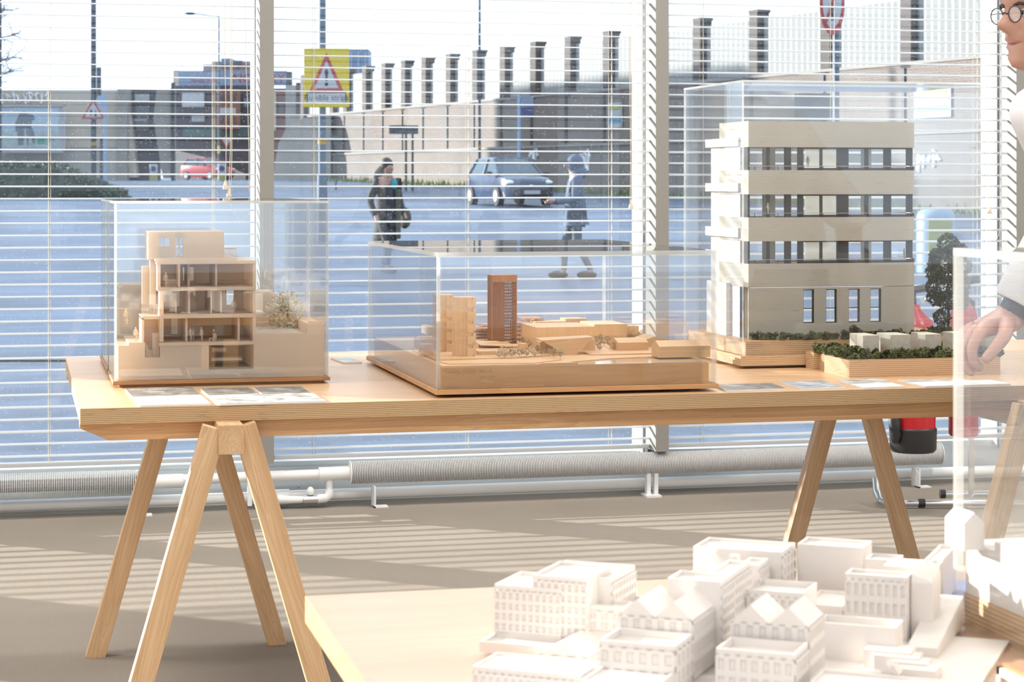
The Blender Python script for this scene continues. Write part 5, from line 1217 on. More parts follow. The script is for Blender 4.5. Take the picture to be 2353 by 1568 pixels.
# planting: shrubs and the tall tree
rr = random.Random(9)
def shrubset(par, mats=('leafdark', 'leafmid', 'leafmid')):
    out = []
    for mt in mats:
        m = MB(); [leaves(m, (rr.uniform(-.007, .007), rr.uniform(-.005, .005), rr.uniform(.004, .013)), (.0055, .0055, .005), 55, .0019, rr) for _ in range(5)]; m.ball((0, 0, .004), (.008, .007, .006), 7, 5, .3, len(out)); out.append(m.build('shrub', mt, par, local=True))
    return out
sv = shrubset(am); n = 0
def shrub(par, S, P, s):
    global n
    q = W[par.name].inverted() @ Vector(P); o = S[n] if n < 3 else inst(S[n % 3], par, q, (0, 0, rr.uniform(0, 6)))
    o.location = q; o.scale = (s, s, s*rr.uniform(.8, 1.2)); n += 1
for px in range(1738, 2120, 13): shrub(am, sv, Vector((ratio(px)*(YF-.03), YF-.03+rr.uniform(-.02, .012), .815)), rr.uniform(.95, 1.45))
for px in range(1850, 2230, 22): shrub(am, sv, Vector((ratio(px)*(YF-.06), YF-.06+rr.uniform(-.012, .01), .815)), rr.uniform(.7, 1.0))
for px, s in ((1952, 2.0), (1960, 1.5), (2128, 1.6), (2150, 2.0), (2175, 1.7), (2200, 1.5)): shrub(am, sv, Vector((ratio(px)*5.1, 5.1-.035 if px < 2000 else 5.1, .815)), s)
m = MB(); YTR = 5.2
for c in ((2178, 560, 26, 24), (2150, 590, 16, 20), (2205, 580, 20, 22), (2170, 610, 40, 40), (2205, 612, 30, 22), (2148, 628, 22, 20), (2160, 662, 34, 30), (2210, 655, 20, 34), (2185, 690, 40, 22), (2212, 690, 16, 24), (2150, 684, 22, 20), (2165, 730, 22, 20)):
    p = at(c[0], c[1], YTR); k = 5.6/F; leaves(m, p, (c[2]*k, c[2]*k*.9, c[3]*k), int(c[2]*c[3]*.8), .0040, rr)
m.build('tree_foliage', 'leafdark', am, kind='stuff')
m = MB(); p = at(2178, 782, YTR); p.z = .816; m.tube([p, p+Vector((.002, 0, .05)), p+Vector((0, 0, .12)), p+Vector((.004, 0, .2))], .003, 6, rr=[.004, .0035, .003, .0015])
m.tube([p+Vector((.001, 0, .08)), p+Vector((.02, 0, .13)), p+Vector((.03, 0, .17))], .002, 5); m.tube([p+Vector((.001, 0, .07)), p+Vector((-.018, 0, .11))], .002, 5); m.build('tree_trunk', 'bark', am)
# ---- planter model without case
pm = thing('planter_model', 'small plywood site model of pale concrete cubes among green shrubs', 'model', (2.147, 4.84, TT))
m = MB(); m.prism([(1.95, 4.70), (2.345, 4.70), (2.345, 4.985), (1.95, 4.985), (1.95, 4.93), (1.965, 4.93), (1.965, 4.86), (1.95, 4.86)], TT, .793); m.build('base_block', ['birch_pale', 'plyedge2'], pm, edge=True)
for a, b in ((1983, 2020), (2046, 2093), (2126, 2163), (2200, 2240), (2266, 2300)):
    yb = 4.775; xa, xb = ratio(a)*yb, ratio(b)*yb
    m = MB(); m.box(xa, xb, yb, yb+.085, .785, .846); m.build('concrete_cube', 'concrete', pm, bevel=.0006)
S2 = shrubset(pm); n = 0
for px in range(1958, 2300, 12):
    for yy in (4.725, 4.75): shrub(pm, S2, Vector((ratio(px)*yy+rr.uniform(-.004, .004), yy, .792)), rr.uniform(1.0, 1.5))
for k in range(26): shrub(pm, S2, Vector((rr.uniform(1.962, 2.0), rr.uniform(4.74, 4.97), .792)), rr.uniform(1.2, 1.8))
for k in range(22): shrub(pm, S2, Vector((rr.uniform(2.0, 2.33), rr.uniform(4.88, 4.97), .792)), rr.uniform(1.1, 1.6))
# ---- printed cards on the table
def cardmat(name, cols, sc, rough=0.4):
    m, nt, p = newmat(name); p.inputs['Roughness'].default_value = rough
    tc = N(nt, 'ShaderNodeTexCoord'); nz = N(nt, 'ShaderNodeTexNoise'); nz.inputs['Scale'].default_value = sc; nz.inputs['Detail'].default_value = 7; nz.inputs['Distortion'].default_value = .6
    nt.links.new(tc.outputs['Object'], nz.inputs[0]); k = len(cols)
    nt.links.new(ramp(nt, nz.outputs[0], [(.3+.4*i/(k-1), c) for i, c in enumerate(cols)]), p.inputs['Base Color']); return m
M['print_grey'] = cardmat('print_grey', [(0.10, 0.095, 0.09), (0.2, 0.19, 0.18), (0.42, 0.40, 0.38)], 30)
M['print_view'] = cardmat('print_view', [(0.16, 0.17, 0.17), (0.45, 0.47, 0.46), (0.70, 0.72, 0.73)], 22)
M['print_blue'] = cardmat('print_blue', [(0.20, 0.17, 0.14), (0.36, 0.42, 0.50), (0.60, 0.58, 0.54)], 26)
M['print_plan'] = cardmat('print_plan', [(0.66, 0.66, 0.65), (0.78, 0.78, 0.77), (0.42, 0.40, 0.38)], 24)
M['cardwhite'] = plain('card_white', (0.80, 0.80, 0.79), 0.5, 0.02)
ZC = TT+.0045
def card(label, fl, fr, bl, mat, th=.004):
    a, b, d = atz(*fl, ZC), atz(*fr, ZC), atz(*bl, ZC); c = b+d-a
    m = MB(); q = [a, b, c, d]; m.hexa([(p.x, p.y, TT+.0002) for p in q], [(p.x, p.y, TT+.0002+th) for p in q])
    o = m.build('printed_card', [mat, 'cardwhite'], origin=(a.x, a.y, TT), edge=True, label=label, cat='card'); return o, a, b, d
o, a, b, d = card('dark grey printed title card lying in front of the cream house model case', (304, 911.5), (461, 906.5), (288, 893.5), 'print_grey')
me_p = a+(d-a)*.80+(b-a)*.05; r_ = (b-a).normalized(); u_ = (d-a).normalized()
W[o.name] = Matrix.Translation((a.x, a.y, TT)); lettering('lettering', 'Royal Wharf', .016, 'cardwhite', o, facing(Vector((me_p.x, me_p.y, TT+.0045)), r_, u_), .0001, 'LEFT')
o, a, b, d = card('white card with four small line drawings at the left end of the table', (321, 931), (484, 926.5), (305, 912.5), 'cardwhite')
W[o.name] = Matrix.Translation((a.x, a.y, TT))
M['ink'] = plain('printed_ink', (0.2, 0.2, 0.2), 0.5, 0.02); M['inktan'] = plain('printed_tint', (0.6, 0.58, 0.5), 0.5, 0.05)
for i in range(4):
    c_ = a+(b-a)*(.16+.225*i)+(d-a)*.5; ex = (b-a)*.075; ey = (d-a)*.28
    m = MB()
    for s in (-1, 1):
        q = [c_+ex*s+ey*-.9, c_+ex*(s+.12)+ey*-.9, c_+ex*(s+.12)+ey, c_+ex*s+ey]; m.hexa([(p.x, p.y, TT+.0042) for p in q], [(p.x, p.y, TT+.0045) for p in q])
    m.build('drawing', 'ink', o); m = MB(); q = [c_+ex*math.cos(t_)*.7+ey*math.sin(t_)*.7 for t_ in [j*PI/4 for j in range(8)]]; m.hexa([(p.x, p.y, TT+.0042) for p in q], [(p.x, p.y, TT+.0044) for p in q]); m.build('drawing_fill', 'inktan', o)
card('grey streetscape card behind the long panorama card', (479, 908.5), (592, 904.5), (460, 892.5), 'print_grey')
card('brownish-grey aerial card right of the grey streetscape card', (603, 905.5), (714, 902.5), (582, 889.5), 'print_grey')
card('long pale blue panorama card at the table edge right of the white drawings card', (505, 928), (750, 920.5), (482, 909.5), 'print_view')
card('grey and white photo card lying right of the timber city model', (1668, 897), (1806, 892.5), (1640, 884), 'print_grey')
card('colourful printed card in front of the tall cased apartment model', (1843, 892.5), (1942, 889), (1792, 877.5), 'print_blue')
card('pale landscape card with a grey hill, behind the white plan card', (1950, 881.5), (2052, 878.5), (1922, 872.5), 'print_view')
card('white plan card at the table edge in front of the planter model', (1984, 890.5), (2080, 887), (1954, 882.5), 'print_plan')
card('wide pale plan card peeking out behind the wide line drawing card', (2084, 877.5), (2230, 874), (2062, 873), 'print_view')
card('wide line drawing card partly seen through the near right case', (2126, 887.5), (2322, 881.5), (2083, 878.5), 'print_plan')
card('pale sheet lying on the table between the left cases and the timber city model', (790, 833), (832, 832), (760, 822), 'print_view')
# ---- extinguishers on a chrome stand behind the table
def exting(label, px, yb, zc, rad, base):
    P = atd(px, yb, zc); t = thing('fire_extinguisher', label, 'extinguisher', P)
    MB().lathe((0, 0, .0), [(rad*.9, .012), (rad, .02), (rad, .42), (rad*.86, .47), (rad*.35, .51), (rad*.3, .53)], 28).build('cylinder', 'red', t, local=True, smooth=True)
    m = MB(); n_ = 14; aa = [math.radians(200+140*j/n_) for j in range(n_+1)]; zl0, zl1 = .2, .38
    vl = [[m.bm.verts.new((math.cos(a_)*(rad+.0008), math.sin(a_)*(rad+.0008), z_)) for a_ in aa] for z_ in (zl0, zl1)]
    for j in range(n_): m.face([vl[0][j], vl[0][j+1], vl[1][j+1], vl[1][j]])
    m.build('label', 'signwhite', t, local=True)
    if base: MB().lathe((0, 0, -.008), [(rad*.93, 0), (rad*1.03, .010), (rad*1.05, .085), (rad*1.0, .09)], 28).build('base_cup', 'black', t, local=True, smooth=True)
    MB().tube([(0, 0, .53), (0, 0, .56), (-.04, 0, .575), (.06, 0, .59)], .014, 8).build('valve', 'black', t, local=True)
    q = [(-.03, -.02, .55), (-rad*1.3, -.03, .42), (-rad*1.28, -.02, .2), (-rad*1.15, -rad*.5, .10)] if base else [(-.03, .0, .55), (rad*1.1, .05, .5), (rad*1.15, .06, .4)]
    MB().tube(q, .011, 8).build('hose', 'black', t, local=True, smooth=True)
    if base: MB().tube([(-rad*1.12, -rad*.5, .15), (-rad*1.1, -rad*.52, .11), (-rad*1.06, -rad*.52, .06), (-rad*1.04, -rad*.5, .03)], .02, 10, rr=[.012, .024, .022, .012]).build('nozzle', 'black', t, local=True, smooth=True)
    return t
exting('red fire extinguisher with a wide black base cup below the table rail', 2098, 1033, 7.62, .082, True)
exting('second red fire extinguisher without base, seen through the near right case edge', 2214, 1009, 7.72, .055, False)
st_ = thing('extinguisher_stand', 'chrome tube stand on the carpet holding the two fire extinguishers', 'stand', atd(2160, 1150, 7.85))
o_ = Vector(st_.location); o_.z = 0; st_.location.z = 0; W[st_.name] = Matrix.Translation(o_)
Pz = lambda px, zc, z: (lambda p: Vector((p.x, p.y, z)))(atd(px, 1000, zc))
MB().tube([Pz(2012, 7.95, .09), Pz(2014, 7.9, .05), Pz(2022, 7.85, .025), Pz(2035, 7.82, .02), Pz(2110, 7.82, .02), Pz(2300, 7.82, .02), Pz(2312, 7.9, .03)], .013, 10).build('base_tube', 'chrome', st_, smooth=True)
MB().cyl(Pz(2110, 7.82, .02), Pz(2125, 7.82, .02), .017, n=10).build('clip', 'black', st_)
MB().tube([Pz(2160, 7.95, .035), Pz(2290, 7.95, .035)], .013, 10).build('rear_tube', 'chrome', st_, smooth=True)
MB().tube([Pz(2160, 7.95, .035), Pz(2172, 7.95, .035)], .017, 10).build('end_cap', 'black', st_)
MB().tube([Pz(2232, 7.9, .03), Pz(2232, 7.9, .75), Pz(2190, 7.9, .82), Pz(2120, 7.8, .78)], .012, 10).build('upright', 'chrome', st_, smooth=True)
for px, zc, r in ((2098, 7.62, .088), (2214, 7.72, .06)):
    c_ = atd(px, 1000, zc); m = MB(); m.tube([(c_.x+r*math.cos(a), c_.y+r*math.sin(a), .55) for a in [j*2*PI/16 for j in range(17)]], .006, 6); m.tube([(c_.x+r*.6, c_.y+r*.8, .55), Pz(2232, 7.9, .6)], .006, 6); m.build('holder_ring', 'chrome', st_)
# ------------------------------------------------------------------ white city block model on the front table
wm = thing('city_block_model', 'white printed city quarter model with gabled and flat roofed blocks on the front table', 'model', (0.75, 1.9, TT))
MA = math.radians(34.4); MU = Vector((math.cos(MA), -math.sin(MA), 0)); MV = Vector((math.sin(MA), math.cos(MA), 0))
ZB = TT+.004
P = atz(1078, 1600, ZB)
m = MB(); m.obox(P-MV*.06+MU*.0, (MU.x, MU.y), (MV.x, MV.y), along(P, MU, 2165), .47, TT, ZB); m.build('base_plate', 'whiteprint', wm)
def facade(m, P, d, n, L, z0, z1, rows, cols, t=.0016, wr=.55, hr=.62):
    """proud piers and bands that leave recessed windows; d along the wall, n outward"""
    cw = L/cols; rh = (z1-z0)/rows
    for c in range(cols+1):
        pw = cw*(1-wr); a = max(0, c*cw-pw/2); b = min(L, c*cw+pw/2)
        m.obox(P+d*a, (d.x, d.y), (n.x, n.y), b-a, t, z0, z1)
    for r in range(rows+1):
        bh = rh*(1-hr); a = max(z0, z0+r*rh-bh/2); b = min(z1, z0+r*rh+bh/2)
        m.obox(P, (d.x, d.y), (n.x, n.y), L, t*.9, a, b)
def blk(FL, R_, BL, zt, zb=None, rim=.0035, fr=None, rt=None, fromright=False, wr=.55):
    """block seen by its front left top corner FL, right end column R_, rear left column BL"""
    zb = ZB if zb is None else zb
    P = atz(FL[0], FL[1], zt); P.z = 0
    if fromright: L = -along(Vector((P.x, P.y, zt)), -MU, R_)*-1; L = along(Vector((P.x, P.y, zt)), -MU, R_); D = along(Vector((P.x, P.y, zt)), MV, BL); P = P-MU*L
    else: L = along(Vector((P.x, P.y, zt)), MU, R_); D = along(Vector((P.x, P.y, zt)), MV, BL)
    m = MB(); w_ = .0022
    m.obox(P, (MU.x, MU.y), (MV.x, MV.y), L, D, zb, zt-rim)
    if rim:
        m.obox(P, (MU.x, MU.y), (MV.x, MV.y), L, w_, zt-rim, zt); m.obox(P+MV*(D-w_), (MU.x, MU.y), (MV.x, MV.y), L, w_, zt-rim, zt)
        m.obox(P+MV*w_, (MU.x, MU.y), (MV.x, MV.y), w_, D-2*w_, zt-rim, zt); m.obox(P+MU*(L-w_)+MV*w_, (MU.x, MU.y), (MV.x, MV.y), w_, D-2*w_, zt-rim, zt)
    o = m.build('block', 'whiteprint', wm)
    if fr or rt:
        m = MB()
        if fr: facade(m, P+MU*0, MU, -MV, L, fr[2] if len(fr) > 2 else zb+.002, zt-.0055, fr[0], fr[1], wr=wr)
        if rt: facade(m, P+MU*L, MV, MU, D, rt[2] if len(rt) > 2 else zb+.002, zt-.0055, rt[0], rt[1])
        m.build('facade_relief', 'whiteprint', o)
    return P, L, D
def gab(FLe, R_, BRpx, ze, za, n=2, zb=None, fr=None):
    zb = ZB if zb is None else zb
    P = atz(FLe[0], FLe[1], ze); L = along(P, MU, R_); Q = P+MU*L; D = along(Q, MV, BRpx); P.z = 0
    m = MB()
    for k in range(n):
        a = P+MU*(L*k/n); w_ = L/n
        prof = [(0, zb), (w_, zb), (w_, ze), (w_/2, za), (0, ze)]
        f = [a+MU*x+Vector((0, 0, z)) for x, z in prof]; m.hexa(f, [p+MV*D for p in f])
    o = m.build('gabled_block', 'whiteprint', wm)
    m = MB(); facade(m, P, MU, -MV, L, max(zb, ze-.02), ze-.0005, 1, 3*n, wr=.5, hr=.8); facade(m, P+MU*L, MV, MU, D, zb+.002, ze-.001, 3, 9); m.build('facade_relief', 'whiteprint', o)
    return P, L, D
blk((1102, 1474), 1335, 1136, .765)                                             # podium
blk((1136, 1343), 1290, 1197, .815, .765, fr=(4, 10, .768))
blk((1224, 1321), 1349, 1286, .827, .765, fr=(5, 8, .768))
blk((1404, 1330), 1240, 1459, .822, fr=None, rt=(5, 9, .768), fromright=True)
blk((1295, 1386), 1432, 1318, .799, fr=(2, 5, .775)); blk((1363, 1377), 1462, 1386, .79)
gab((1238, 1503), 1350, 1402, .762, .776, 1)
# twin gable block
Pg, Lg, Dg = gab((1422, 1413), 1590, 1640, .8116, .8272, 2)
blk((1377, 1471), 1551, 1421, .80, rim=.007, fr=(2, 6, .762), rt=(2, 4, .762))
blk((1534, 1329), 1656, 1564, .835, rim=.004, rt=(7, 5, .76))
blk((1593, 1256), 1796, 1629, .822, rt=(5, 4, .76))
gab((1588, 1313), 1640, 1690, .806, .818, 1)
blk((1627, 1317), 1680, 1673, .824, rt=(6, 8, .76)); blk((1700, 1297), 1742, 1724, .816, rt=(4, 7, .765)); blk((1676, 1277), 1694, 1682, .826, rim=0)
blk((1702, 1354), 1846, 1737, .80, rim=.006, fr=(2, 8, .765)); blk((1845, 1388), 1936, 1885, .780, rt=(2, 8, .757))
gab((1680, 1428), 1857, 1892, .8075, .824, 2)
blk((1645, 1490), 1826, 1679, .795, rim=.008, fr=(2, 7, .757), rt=(2, 5, .757))
blk((1832, 1250), 1983, 1855, .822)
P_, L_, D_ = blk((1942, 1318), 2084, 1956, .820, fr=(3, 8, .758), wr=.52)
blk((1989, 1284), 2062, 2004, .815, rim=.003); blk((2030, 1300), 2112, 2050, .8215, rim=0)
for k in range(3):                                                               # saw-tooth gables
    a = P_+MU*(L_+.001)+MV*(.016+.017*k); m = MB(); prof = [(0, ZB), (.016, ZB), (.016, .812), (.008, .826), (0, .812)]
    f = [a+MV*x+Vector((0, 0, z)) for x, z in prof]; m.hexa(f, [p+MU*.022 for p in f]); m.build('gabled_block', 'whiteprint', wm)
blk((2131, 1296), 2159, 2140, .811); blk((2110, 1300), 2150, 2160, .804)
P = atz(2084, 1488, .762); P.z = 0
m = MB(); f = [P, P+MU*.03, P+MU*.03+MV*.16, P+MV*.16]; zz = (.763, .763, .785, .785)
m.hexa([Vector((p.x, p.y, ZB)) for p in f], [Vector((p.x, p.y, z)) for p, z in zip(f, zz)]); m.build('ramp', 'whiteprint', wm)
blk((1877, 1430), 2058, 1897, .79, rim=.009)
for k, (fl, r_, b_, z) in enumerate((((1985, 1492), 2092, 2000, .772), ((2008, 1505), 2110, 2020, .769), ((2040, 1520), 2130, 2052, .766), ((2060, 1537), 2150, 2075, .764))): blk(fl, r_, b_, z, rim=0)
gab((2024, 1546), 2050, 2062, .766, .7755, 1); gab((2044, 1550), 2066, 2074, .765, .773, 1)
blk((1086, 1531), 1332, 1141, .776, rim=.002, fr=(1, 14, .755)); blk((1334, 1564), 1505, 1415, .776, rim=.002); blk((1515, 1545), 1560, 1540, .77, rim=.002)
gab((1768, 1547), 1808, 1866, .775, .783, 1); blk((1862, 1567), 2150, 1890, .772, rim=.0025)
# ------------------------------------------------------------------ near case at the right with its white model
t = thing('ply_plinth', 'laminated ply plinth under the near right display case', 'plinth', (1.27, 1.66, TT))
m = MB(); m.box(.979, 1.562, 1.264, 2.065, TT, .7502); m.build('foot', ['birchbase', 'plyedge2'], t, edge=True)
m = MB(); m.box(.9855, 1.555, 1.27, 2.059, .7505, .7825); m.build('board', ['birchbase', 'plyedge2'], t, edge=True)
case('display_case', 'clear acrylic case at the near right edge in front of the man', .977, 1.565, 1.26, 2.068, .7505, 1.15, .008)
tm = thing('terrain_model', 'white stepped townscape model inside the near right case', 'model', (1.27, 1.66, .7825))
m = MB(); m.box(.9865, 1.55, 1.28, 2.058, .7825, .838); m.build('ground_block', 'whiteprint', tm)
m = MB(); m.box(.9866, 1.0, 1.75, 1.99, .838, .848); m.build('ground_step', 'whiteprint', tm)
def tg(x0, x1, y0, y1, ze, za, nm='gabled_house'):
    m = MB(); m.prismY([(x0, .838), (x1, .838), (x1, ze), ((x0+x1)/2, za), (x0, ze)], y0, y1); m.build(nm, 'whiteprint', tm)
a = at(2215, 1230, 2.0); b = at(2262, 1230, 2.0); tg(a.x, b.x, 2.0, 2.045, .866, .877)
a = at(2203, 1200, 2.02); m = MB(); m.box(a.x-.002, a.x+.0045, 2.003, 2.045, .838, .864); m.build('side_house', 'whiteprint', tm)
for x0, x1, y0, y1, z in ((1.035, 1.1, 1.93, 2.0, .872), (1.04, 1.075, 1.86, 1.9, .862), (1.09, 1.15, 1.84, 1.92, .868), (1.06, 1.13, 1.72, 1.8, .86), (1.18, 1.3, 1.8, 2.0, .87), (1.05, 1.2, 1.5, 1.62, .865), (1.3, 1.45, 1.4, 1.7, .875)):
    m = MB(); m.box(x0, x1, y0, y1, .838, z); m.build('house_block', 'whiteprint', tm)
# small framed object at the lower right corner
t = thing('framed_box', 'small white framed box with a brown top in the lower right corner', 'box', (.79, 1.62, TT))
P = atz(2290, 1522, .79)
m = MB(); x0, y0, s, d_ = P.x, P.y-.16, .16, .16
for a, b in ((0, 0), (s-.006, 0), (0, d_-.006), (s-.006, d_-.006)): m.box(x0+a, x0+a+.006, y0+b, y0+b+.006, TT, .785)
m.box(x0, x0+s, y0, y0+.006, .779, .786); m.box(x0, x0+s, y0+d_-.006, y0+d_, .779, .786); m.box(x0, x0+.006, y0, y0+d_, .779, .786); m.box(x0+s-.006, x0+s, y0, y0+d_, .779, .786); m.build('frame', 'whiteprint', t)
m = MB(); m.box(x0+.004, x0+s-.004, y0+.004, y0+d_-.004, .786, .790); m.build('top', 'walnut', t); m = MB(); m.box(x0+.012, x0+s-.012, y0+.012, y0+d_-.012, TT, .778); m.build('inner_block', 'modelwood', t)
M['print_sky'] = cardmat('print_sky', [(0.10, 0.18, 0.50), (0.22, 0.30, 0.62), (0.6, 0.5, 0.5)], 9)
a = atz(2172, 1398, TT+.002)
o = MB().box(a.x, a.x+.11, a.y, a.y+.14, TT+.0002, TT+.003).build('printed_card', ['print_sky', 'cardwhite'], origin=(a.x, a.y, TT), edge=True, label='blue printed card lying between the white city model and the near right case', cat='card')
# ------------------------------------------------------------------ the man behind the near case
M['shirt'] = plain('white_shirt', (0.80, 0.80, 0.81), 0.8, 0.03, 14, bump=.15, bsc=30)
M['manskin'] = plain('ruddy_skin', (0.60, 0.33, 0.25), 0.45, 0.10, 18)
M['lip'] = plain('lip', (0.48, 0.20, 0.18), 0.45, 0.05)
M['hairgrey'] = plain('brown_hair', (0.05, 0.035, 0.03), 0.6, 0.2, 60)
M['navy'] = plain('dark_trousers', (0.04, 0.045, 0.06), 0.85, 0.15)
M['eye'] = plain('eye_white', (0.75, 0.73, 0.70), 0.2, 0.02)
mp = atd(2588, 700, 4.42); mp.z = 0
mh = math.atan2(*((-RIGHT*.93-FWD*.36).normalized().yx))
mn = thing('person', 'man in a white shirt and glasses bending over the table, cut by the right edge', 'person', mp, mh)
inv = W[mn.name].inverted()
Lw = lambda px, py, zc: inv @ atd(px, py, zc)                        # photo point -> the man's own frame (x forward, y to his left)
hd_ = Lw(2402, 34, 4.40)                                             # centre of the head
sh_l = Vector((.06, .185, 1.37)); el_l = Lw(2425, 565, 4.20); wr_l = Lw(2330, 730, 4.20)
pts = [(Vector((0, 0, .93)), .115), (Vector((.02, 0, 1.10)), .11), (Vector((.05, 0, 1.28)), .115), (Vector((.10, hd_.y*.4, 1.42)), .052), (Vector((hd_.x-.045, hd_.y, hd_.z-.09)), .056)]
ed = [(0, 1), (1, 2), (2, 3), (3, 4)]
def chain(root, ps):
    prev = root; ids = []
    for p in ps: pts.append(p); ed.append((prev, len(pts)-1)); prev = len(pts)-1; ids.append(prev)
    return ids
def hand(wid, wr, f, side, pn, curl, s=1.0):
    """palm, four bent fingers, side thumb. f: hand direction, side: towards the thumb, pn: palm normal (fingers curl to it)"""
    pal = chain(wid, [(wr+f*.045*s, (.026*s, .020*s))])[0]
    for k, (off, L) in enumerate(((.030, .074), (.010, .082), (-.011, .077), (-.030, .062))):
        r0 = wr+f*(.085-.004*abs(k-1))*s+side*off*s
        d = f.copy(); ps = [(r0, .0115*s)]; p = r0
        for j, q in enumerate((.45, .32, .23)):
            ang = curl*(.5+j*.5); dd = (f*math.cos(ang)+pn*math.sin(ang)).normalized(); p = p+dd*L*q*s; ps.append((p, (.0100-.0012*j)*s))
        chain(pal, ps)
    b = wr+f*.03*s+side*.028*s; c = b+(f*.55+side*.6+pn*.4).normalized()*.036*s; d2 = c+(f*.85+side*.05+pn*.5).normalized()*.032*s; e = d2+(f*.8-side*.2+pn*.5).normalized()*.026*s
    chain(pal, [(b, .0145*s), (c, .0125*s), (d2, .0105*s), (e, .0085*s)])
A_l = chain(2, [(sh_l, .062), (el_l, .046), (wr_l, (.030, .026))])
tipd = (Lw(2222, 766, 4.17)-wr_l); tipd.normalize()
dn = Vector((0, 0, -1)); sidev = (inv.to_3x3() @ (-FWD)); sidev = (sidev-tipd*sidev.dot(tipd)).normalized(); pnv = tipd.cross(sidev); pnv = pnv if pnv.z < 0 else -pnv
hand(A_l[2], wr_l, tipd, sidev, pnv, 1.5, 1.22)
sh_r = Vector((.06, -.185, 1.37)); el_r = Vector((-.12, -.29, 1.12)); wr_r = Vector((-.12, -.28, .87))
A_r = chain(2, [(sh_r, .062), (el_r, .046), (wr_r, (.030, .026))])
fr_ = (wr_r-el_r).normalized(); hand(A_r[2], wr_r, fr_, Vector((0, 0, 1)), Vector((0, 1, 0)), .7)
L1 = chain(0, [(Vector((0, .1, .86)), .092), (Vector((.03, .11, .48)), .062), (Vector((0, .11, .09)), .043), (Vector((.13, .13, .035)), .038)])
L2 = chain(0, [(Vector((0, -.1, .86)), .092), (Vector((.05, -.11, .48)), .062), (Vector((-.02, -.11, .09)), .043), (Vector((.11, -.13, .035)), .038)])
body = skin_mesh(pts, ed, 2); body.name = 'body'
# head, sculpted in slices and joined to the body mesh
Z_ = [0, .012, .03, .045, .055, .063, .070, .080, .092, .102, .112, .124, .138, .152, .175, .20, .22, .234]
XF = [.060, .086, .092, .086, .091, .084, .092, .087, .086, .085, .084, .082, .086, .094, .092, .078, .055, .02]
XB = [.020, .0, -.022, -.038, -.048, -.055, -.062, -.070, -.078, -.084, -.089, -.094, -.098, -.100, -.098, -.085, -.062, -.03]
HWd = [.018, .034, .046, .054, .058, .060, .062, .065, .068, .070, .071, .073, .075, .076, .075, .066, .048, .02]
NS = [0, 0, 0, 0, 0, 0,   .003, .010, .030, .037, .029, .021, .013, .005, 0, 0, 0, 0]
def headmesh(c, tilt=0.10):
    m = MB(); rings = []; n = 44; rot = Matrix.Rotation(tilt, 3, 'Y')
    for z, xf, xb, w_, ns in zip(Z_, XF, XB, HWd, NS):
        r = []
        for k in range(n):
            th = 2*PI*k/n; cs, sn = math.cos(th), math.sin(th); mid = (xf+xb)/2-.0; a = (xf-xb)/2
            x = mid+a*math.copysign(abs(cs)**.85, cs); y = w_*math.copysign(abs(sn)**.9, sn)
            if cs > 0:
                x += ns*math.exp(-(y/(.011+.004*(1 if .085 < z < .105 else 0)))**2)
                x -= .010*math.exp(-((abs(y)-.032)/.015)**2)*math.exp(-((z-.124)/.013)**2)
                x += .005*math.exp(-((abs(y)-.045)/.018)**2)*math.exp(-((z-.10)/.018)**2)
            v = rot @ Vector((x, y, z-.115)); r.append(v+c)
        rings.append(r)
    m.loft(rings); return m
hm_ = headmesh(hd_)
tmp = bpy.data.meshes.new('h'); bmesh.ops.recalc_face_normals(hm_.bm, faces=hm_.bm.faces[:]); hm_.bm.to_mesh(tmp); hm_.bm.free()
bmj = bmesh.new(); bmj.from_mesh(body); bmj.from_mesh(tmp)
for s in (-1, 1): bmesh.ops.create_uvsphere(bmj, u_segments=10, v_segments=8, radius=1, matrix=Matrix.Translation(hd_+Vector((-.01, s*.078, 0))) @ Matrix.Rotation(s*.3, 4, 'Z') @ Matrix.Diagonal((.018, .007, .032, 1)))
bmj.to_mesh(body); bmj.free()
body.materials.clear(); body.materials.append(M['manskin'])
for f in body.polygons: f.use_smooth = True; f.material_index = 0
bo = bpy.data.objects.new('body', body); C.objects.link(bo); bo.parent = mn; W[bo.name] = W[mn.name]
hr_ = Matrix.Rotation(.10, 3, 'Y'); HP = lambda x, y, z: hd_+hr_ @ Vector((x, y, z-.115))
m = MB(); m.ball(HP(-.02, 0, .168), (.098, .084, .078), 20, 12); m.ball(HP(-.055, 0, .13), (.058, .077, .07), 16, 10); m.ball(HP(.01, 0, .195), (.082, .072, .05), 16, 10); m.build('hair', 'hairgrey', mn, local=True, smooth=True)
for s in (-1, 1):
    MB().ball(HP(.068, s*.031, .124), .0115, 10, 8).build('eye', 'eye', mn, local=True, smooth=True)
    MB().ball(HP(.0785, s*.031, .123), .0048, 8, 6).build('pupil', 'signblack', mn, local=True)
    m = MB(); m.tube([HP(.087, s*.016, .139), HP(.086, s*.032, .143), HP(.074, s*.05, .138)], .0035, 6); m.build('eyebrow', 'hairgrey', mn, local=True)
m = MB(); m.tube([HP(.078, -.022, .0635), HP(.0905, -.008, .0645), HP(.0915, 0, .0635), HP(.0905, .008, .0645), HP(.078, .022, .0635)], .0038, 6); m.build('lips', 'lip', mn, local=True, smooth=True)
m = MB()
for s in (-1, 1):
    m.tube([HP(.098-.012*abs(math.cos(a))*0, s*(.032)+.022*math.cos(a), .121+.017*math.sin(a)) for a in [j*2*PI/18 for j in range(19)]], .0013, 5, False)
    m.tube([HP(.097, s*.054, .126), HP(.05, s*.076, .128), HP(-.01, s*.079, .122)], .0013, 5)
m.tube([HP(.1, -.010, .124), HP(.103, 0, .127), HP(.1, .010, .124)], .0013, 5); gl = m.build('glasses_frame', 'darkframe', mn, local=True)
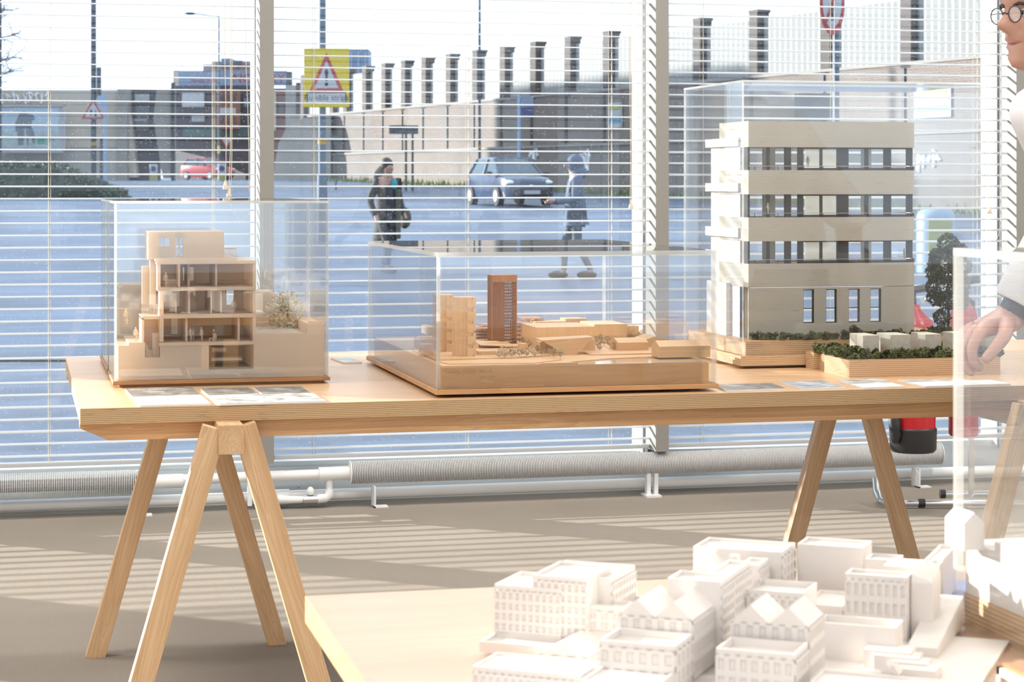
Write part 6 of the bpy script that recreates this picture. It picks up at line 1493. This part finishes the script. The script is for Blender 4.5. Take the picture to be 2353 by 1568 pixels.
for s in (-1, 1):
    m = MB(); m.hexa([HP(.0975, s*.032+.021*math.cos(a), .121+.016*math.sin(a)) for a in [j*2*PI/14 for j in range(14)]], [HP(.0985, s*.032+.021*math.cos(a), .121+.016*math.sin(a)) for a in [j*2*PI/14 for j in range(14)]]); m.build('lens', 'acrylic', gl, local=True)
def cloth(name, ids, e, mat, grow, extra=()):
    pp = []
    for i in ids: p, r = pts[i]; r = max(r) if hasattr(r, '__len__') else r; pp.append((p, r*grow))
    return skinned(name, pp+list(extra), e, mat, mn, 2)
fe = wr_l+(el_l-wr_l)*.16
m = MB(); nk = pts[3][0]; rings = []
for cx_, cz_, hy_, hx_, cy_ in ((-.01, .86, .175, .13, 0), (0, .98, .17, .125, 0), (.02, 1.10, .172, .125, 0), (.045, 1.24, .195, .13, 0), (.06, 1.34, .195, .115, 0), (.07, 1.40, .15, .09, 0), (nk.x-.01, 1.435, .10, .09, nk.y*.6), (nk.x, 1.455, .088, .082, nk.y)):
    rings.append([Vector((cx_+hx_*math.copysign(abs(math.cos(a_))**.85, math.cos(a_)), cy_+hy_*math.copysign(abs(math.sin(a_))**.85, math.sin(a_)), cz_)) for a_ in [j*2*PI/28 for j in range(28)]])
m.loft(rings)
def sleeve(sh, el, wr, cuff):
    a_ = sh+(Vector((.05, 0, 1.34))-sh)*.35; c_ = wr+(el-wr)*cuff
    ps_ = [a_, sh, sh+(el-sh)*.35, sh+(el-sh)*.75, el+(sh-el)*.06, el+(c_-el)*.08, el+(c_-el)*.5, c_+(el-c_)*.05, c_]
    m.tube(ps_, .06, 18, rr=[.085, .088, .076, .068, .065, .064, .062, .058, .052])
sleeve(sh_l, el_l, wr_l, .16); sleeve(sh_r, el_r, wr_r, .2)
m.build('shirt', 'shirt', mn, local=True, smooth=True)
cloth('trousers', [0, L1[0], L1[1], L1[2], L2[0], L2[1], L2[2]], [(0, 1), (1, 2), (2, 3), (0, 4), (4, 5), (5, 6)], 'navy', 1.22)
for ids in (L1, L2):
    p = pts[ids[2]][0]; q = pts[ids[3]][0]; m = MB(); m.ball((p+q)/2+Vector((-.0, 0, -.012)), (.14, .052, .055), 14, 8); m.build('shoe', 'black', mn, local=True, smooth=True)
d_ = (el_l-wr_l).normalized(); m = MB(); m.tube([wr_l+d_*.004, wr_l+d_*.03], .036, 18, True, [.036, .037]); m.build('watch_strap', 'black', mn, local=True, smooth=True)
